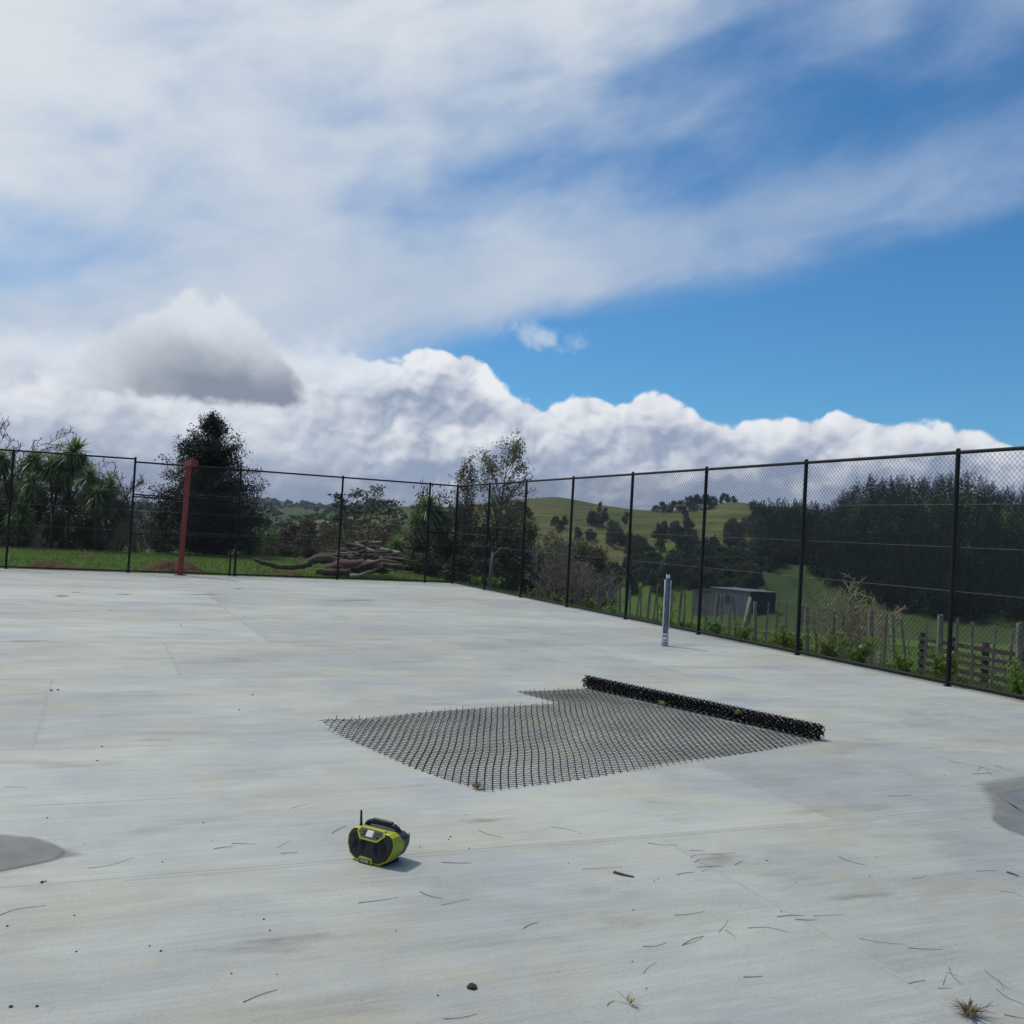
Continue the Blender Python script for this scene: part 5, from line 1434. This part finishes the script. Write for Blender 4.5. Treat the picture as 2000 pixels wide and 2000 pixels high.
# timber stock yard
yp = [stand(1812, 25), stand(1870, 23.8), stand(1935, 22.6), stand(2005, 21.4), stand(2090, 20.2)]
yd = empty('stock_yard', (0, 0, 0), 0, 'dark timber stock yard rails behind the farm fence', 'yard rails')
for p in yp:
    b = MB(); b.tube([(0, 0, -.3), (0, 0, 1.28)], [.085, .08], 8); o = b.build('post', MATS['dark_timber'], yd); o.location = tuple(p)
for q in range(len(yp) - 1):
    for r_ in range(6):
        z_ = .12 + r_ * .20; p, p2 = yp[q] + [0, 0, z_], yp[q + 1] + [0, 0, z_]; d = p2 - p; L_ = np.linalg.norm(d); M_ = Matrix.Translation(Vector(p)) @ Vector((1, 0, 0)).rotation_difference(Vector(d)).to_matrix().to_4x4()
        b = MB(); b.box((-.05, -.10, -.05), (L_ + .02, -.065, .055), M_); b.build('rail', MATS['dark_timber'], yd)

# ------------------------------------------------------------------ hedge seedlings along the outside of the right fence
rng = np.random.default_rng(131)
HED = []
for v_ in range(4):
    C = []; S = []
    for q in range(9):
        a = rng.uniform(0, 6.28); l = rng.uniform(.28, .52); t_ = np.array([math.cos(a) * l * rng.uniform(.1, .6), math.sin(a) * l * rng.uniform(.1, .6), l]); S.append((np.array([0, 0, -.05]), t_, .006, .003, 0))
        for f in np.linspace(.3, 1.05, 7): C.append(t_ * f)
    V, F = leafcards(rng, np.array(C), 6, .035, .085, .62, up=.5)
    HED.append((mesh_np('foliage', V, F), skel_mesh('stems', S, 4, 3)))
    HED[-1][0].materials.append(MATS['leaf_hedge']); HED[-1][1].materials.append(MATS['twig_brown'])
for q, y in enumerate(np.arange(6.4, 27.5, .62)):
    x = XF + .55 + rng.uniform(-.15, .35); y = y + rng.uniform(-.25, .25); s_ = rng.uniform(.5, .95) * (1.15 if y < 10 else 1)
    if rng.uniform() < (.4 if y > 15.5 else .15): continue
    f, t = HED[q % 4]; e = empty('hedge_seedling', (x, y, float(terrain(x, y))), rng.uniform(0, 6), 'young bright green hedge seedling planted along the fence foot', 'shrub', 'hedge seedlings along the fence'); e.scale = (s_,) * 3
    for nm, me in (('foliage', f), ('stems', t)):
        o = bpy.data.objects.new(nm, me); COL.objects.link(o); o.parent = e
# small blue tub among the seedlings
P = hit(1597, 1272); b = MB(); b.tube([(0, 0, -.01), (0, 0, .02), (0, 0, .11), (0, 0, .12)], [.05, .055, .07, .074], 12); o = b.build('plastic_tub', MATS['blue_plastic'], None); o.location = (XF + .45, float(P[1]), float(terrain(XF + .45, P[1]))); tag(o, 'small blue plastic tub lying among the hedge seedlings', 'tub')

# ------------------------------------------------------------------ soil heaps behind the back fence
def heap(px0, px1, toppy, basepy, label, seed, deps=None, material='clay'):
    c = flat((px0 + px1) / 2, basepy, -.13); c[1] = max(c[1], YB + .75); dep = project(c)[2][0]
    W = size(px1 - px0, dep); H = size(basepy - toppy, dep) * .9; rng = np.random.default_rng(seed); nx, ny = 46, 22; V = []
    ph = rng.uniform(0, 6.28, (6, 2))
    for j_ in range(ny):
        for i_ in range(nx):
            u, v = i_ / (nx - 1) * 2 - 1, j_ / (ny - 1) * 2 - 1; r_ = math.sqrt(u * u + v * v)
            h = max(0, 1 - r_ ** 1.6) * (.75 + .25 * math.sin(u * 4 + ph[0, 0]) + .15 * math.sin(u * 9 + v * 5 + ph[1, 0])) + (rng.uniform(-.16, .20) if r_ < .97 else 0)
            V.append((u * W / 2, v * max(.55, W * .28), max(h, -.02) * H))
    V = np.array(V); i_, j_ = np.meshgrid(np.arange(nx - 1), np.arange(ny - 1)); a = (j_ * nx + i_).ravel()
    o = link('soil_heap', mesh_np('soil_heap', V, np.stack([a, a + 1, a + nx + 1, a + nx], 1)), MATS[material]); o.location = (c[0], c[1], -.135); tag(o, label, 'soil heap'); return o
heap(40, 176, 1093, 1112, 'long low heap of brown clay behind the fence by cabbage trees', 1)
heap(262, 415, 1091, 1117, 'orange-brown heap of clay around the foot of the red post', 2)
heap(148, 186, 1083, 1092, 'small thin scatter of clay on the lawn under the cabbage trees', 3)
heap(515, 602, 1112, 1128, 'flat spread of brown soil in front of the fallen trunk', 4)
heap(1375, 1425, 1212, 1232, 'rusty brown mound of soil outside the chain-link fence', 5).location = (XF + .9, float(hit(1400, 1228)[1]), float(terrain(XF + .9, hit(1400, 1228)[1])))
P = stand(343, 31.5); b = MB(); b.box((-.012, -.008, -.1), (.012, .008, .42)); o = b.build('survey_stake', MATS['log_pale'], None); o.location = tuple(P); o.rotation_euler = (0, .05, 0); tag(o, 'thin pale wooden stake standing in the lawn beside the red post', 'stake')
P0, P1 = flat(402, 1105, -.1), flat(470, 1107, -.1); b = MB(); b.box((0, -.04, 0), (float(np.linalg.norm(P1 - P0)), .04, .04)); o = b.build('timber_length', MATS['log_pale'], None); o.location = (P0[0], P0[1], -.11); o.rotation_euler = (0, 0, math.atan2(P1[1] - P0[1], P1[0] - P0[0])); tag(o, 'pale length of timber lying on the lawn behind the fence', 'timber')

# ------------------------------------------------------------------ fallen trunk and the pile of logs
def log(pts, rads, material, name, label, cat, group=None, seed=0, k=9):
    rng = np.random.default_rng(seed); pts = [np.array(p, float) for p in pts]; c = pts[0].copy()
    # smooth the run of points
    n_ = len(pts); t = np.linspace(0, n_ - 1, max(5, (n_ - 1) * 4 + 1)); Pp = np.stack([np.interp(t, range(n_), [p[a] for p in pts]) for a in range(3)], 1)
    for _ in range(2): Pp[1:-1] = (Pp[:-2] + 2 * Pp[1:-1] + Pp[2:]) / 4
    R_ = np.interp(t, range(n_), rads) * rng.uniform(.9, 1.1, len(t)); Pp[1:-1] += rng.normal(0, 1, (len(t) - 2, 3)) * R_[1:-1, None] * .12
    b = MB(); b.tube([tuple(p - c) for p in Pp], list(R_), k); o = b.build(name, MATS[material], None, smooth=True); o.location = tuple(c); o.data.materials.append(MATS['log_cut'])
    for pg in list(o.data.polygons)[-2:]: pg.material_index = 1; pg.use_smooth = False
    return tag(o, label, cat, group)
DL = 32.6
def lp(px, py, dd=0.0): return at(px, py, DL + dd)
log([lp(497, 1092), lp(515, 1099), lp(540, 1106), lp(575, 1109), lp(600, 1103), lp(615, 1092), lp(640, 1091), lp(668, 1099), lp(700, 1108, .3)], [.06, .08, .085, .09, .11, .15, .15, .15, .13], 'log_bark', 'fallen_trunk', 'long curved fallen trunk with mossy grey bark trailing from the log pile', 'log', None, 1)
log([lp(525, 1100), lp(532, 1108), lp(540, 1116)], [.03, .025, .015], 'log_pale', 'branch_stub', 'short pale broken limb under the curved fallen trunk', 'branch', None, 2)
log([lp(640, 1112, -.3), lp(680, 1106, -.2), lp(715, 1103), lp(760, 1112, .1)], [.20, .22, .21, .15], 'log_red', 'thick_log', 'thick reddish-brown log at the heart of the pile', 'log', None, 3, 12)
log([lp(618, 1116, -.5), lp(650, 1117, -.5), lp(685, 1116, -.5)], [.10, .11, .10], 'log_red', 'thick_log', 'shorter reddish log lying before the thick log of the pile', 'log', None, 4, 12)
log([lp(683, 1124, -.8), lp(700, 1125, -.8), lp(715, 1118, -.6), lp(735, 1112, -.5)], [.06, .06, .05, .05], 'log_pale', 'pale_branch', 'pale crooked branch with sawn end in front of the pile', 'branch', None, 5)
rngl = np.random.default_rng(141)
TOP = [(640, 1080), (660, 1067), (690, 1059), (720, 1059), (750, 1065), (775, 1078), (800, 1092)]
for q in range(135):
    px = rngl.uniform(640, 790); t_ = np.interp(px, [a for a, _ in TOP], [b for _, b in TOP]); py = t_ + (1120 - t_) * rngl.uniform(0, 1) ** 1.1; dd = (1095 - py) * .035 + rngl.uniform(-.25, .35) + .5 if py < 1100 else rngl.uniform(-.5, .4)
    l = rngl.uniform(12, 44); a = rngl.choice([rngl.normal(.06, .18), rngl.normal(.4, .15), rngl.normal(-.4, .25)], p=[.45, .3, .25]); dx_, dy_ = math.cos(a) * l, math.sin(a) * l * .6
    x0, x1 = px - dx_ * .5, px + dx_ * .5; x1 = min(x1, 812)
    r_ = rngl.choice([.018, .030, .050, .075], p=[.35, .35, .2, .1]); mt = rngl.choice(['log_bark', 'log_red', 'log_pale'], p=[.6, .28, .12])
    P0 = lp(x0, min(py - dy_ * .5, 1124), dd); P1 = lp(px, py, dd + rngl.uniform(-.08, .08)); P2_ = lp(x1, min(py + dy_ * .5, 1124), dd + rngl.uniform(-.4, .4))
    for p in (P0, P1, P2_): p[2] = max(p[2], -.1)
    tone = {'log_bark': 'dull brown', 'log_red': 'reddish brown', 'log_pale': 'pale grey'}[mt]; thick = 'thin' if r_ < .05 else 'stout'
    log([P0, P1, P2_], [r_, r_ * .95, r_ * .7], mt, 'log', f'{thick} {tone} branch heaped in the log pile', 'log', f'{thick} {tone} branches in the pile', 10 + q, 7)
log([lp(760, 1090, .2), lp(790, 1093), lp(815, 1098)], [.05, .04, .025], 'log_bark', 'log', 'brown branch sticking out sideways from the pile toward the fence corner', 'log', None, 90, 7)

# ------------------------------------------------------------------ grass
def blades(name, P, hmin, hmax, w, material, label, seed):
    rng = np.random.default_rng(seed); N = len(P); a = rng.uniform(0, 6.28, N); h = rng.uniform(hmin, hmax, N); ln = rng.uniform(.1, .7, N) * h
    d = np.stack([np.cos(a), np.sin(a), np.zeros(N)], 1); s_ = np.stack([-np.sin(a), np.cos(a), np.zeros(N)], 1) * (w * rng.uniform(.6, 1.3, N))[:, None]
    z = np.array([[0, 0, 1.0]]); m_ = P + d * (ln * .35)[:, None] + z * (h * .6)[:, None]; t_ = P + d * ln[:, None] + z * h[:, None]
    V = np.stack([P - s_ * .5, P + s_ * .5, m_ + s_ * .4, m_ - s_ * .4, t_], 1).reshape(-1, 3); o_ = np.arange(N) * 5
    F = np.concatenate([np.stack([o_, o_ + 1, o_ + 2], 1), np.stack([o_, o_ + 2, o_ + 3], 1), np.stack([o_ + 3, o_ + 2, o_ + 4], 1)])
    return tag(link(name, mesh_np(name, V, F), MATS[material]), label, 'grass', kind='stuff')
rng = np.random.default_rng(151)
n_ = 26000; x = XF + .18 + np.abs(rng.normal(0, 1, n_)) * 1.5; y = rng.uniform(3, 29, n_); cl = np.sin(x * 5 + np.sin(y * 3)) + np.sin(y * 4.3 + x) + rng.normal(0, .6, n_); ok = cl > -.6
P = np.stack([x, y, terrain(x, y) - .01], 1)[ok]
blades('rough_grass', P, .05, .24, .012, 'grass_blade', 'rough green grass growing along the foot of the right fence', 1)
n_ = 42000; x = rng.uniform(-16, 12, n_); y = YB + .12 + rng.uniform(0, 1, n_) ** 1.2 * 17; P = np.stack([x, y, terrain(x, y) - .005], 1)
blades('lawn_grass', P, .03, .085, .022, 'lawn_blade', 'mown green lawn grass beyond the far fence', 2)
n_ = 30000; x = XF + rng.uniform(2, 42, n_) ; y = rng.uniform(4, 60, n_); P = np.stack([x, y, terrain(x, y) - .01], 1)
blades('paddock_grass', P, .06, .2, .04, 'lawn_blade', 'uneven paddock grass below the court', 3)
#@@NEXT

# ------------------------------------------------------------------ the air
hz = MB(); hz.box((-1500, -60, -30), (2200, 2200, 130)); ho = hz.build('haze', None, None); tag(ho, 'thin pale blue haze hanging in the air over the valley', 'haze', kind='stuff')
hm = bpy.data.materials.new('haze'); hm.use_nodes = True; hn = hm.node_tree; hn.nodes.clear()
pv_ = hn.nodes.new('ShaderNodeVolumePrincipled'); pv_.inputs['Color'].default_value = (0.72, 0.84, 1.0, 1); pv_.inputs['Density'].default_value = 0.00016; pv_.inputs['Anisotropy'].default_value = 0.2
ot = hn.nodes.new('ShaderNodeOutputMaterial'); hn.links.new(pv_.outputs[0], ot.inputs['Volume']); ho.data.materials.append(hm)
SC.cycles.volume_bounces = 0
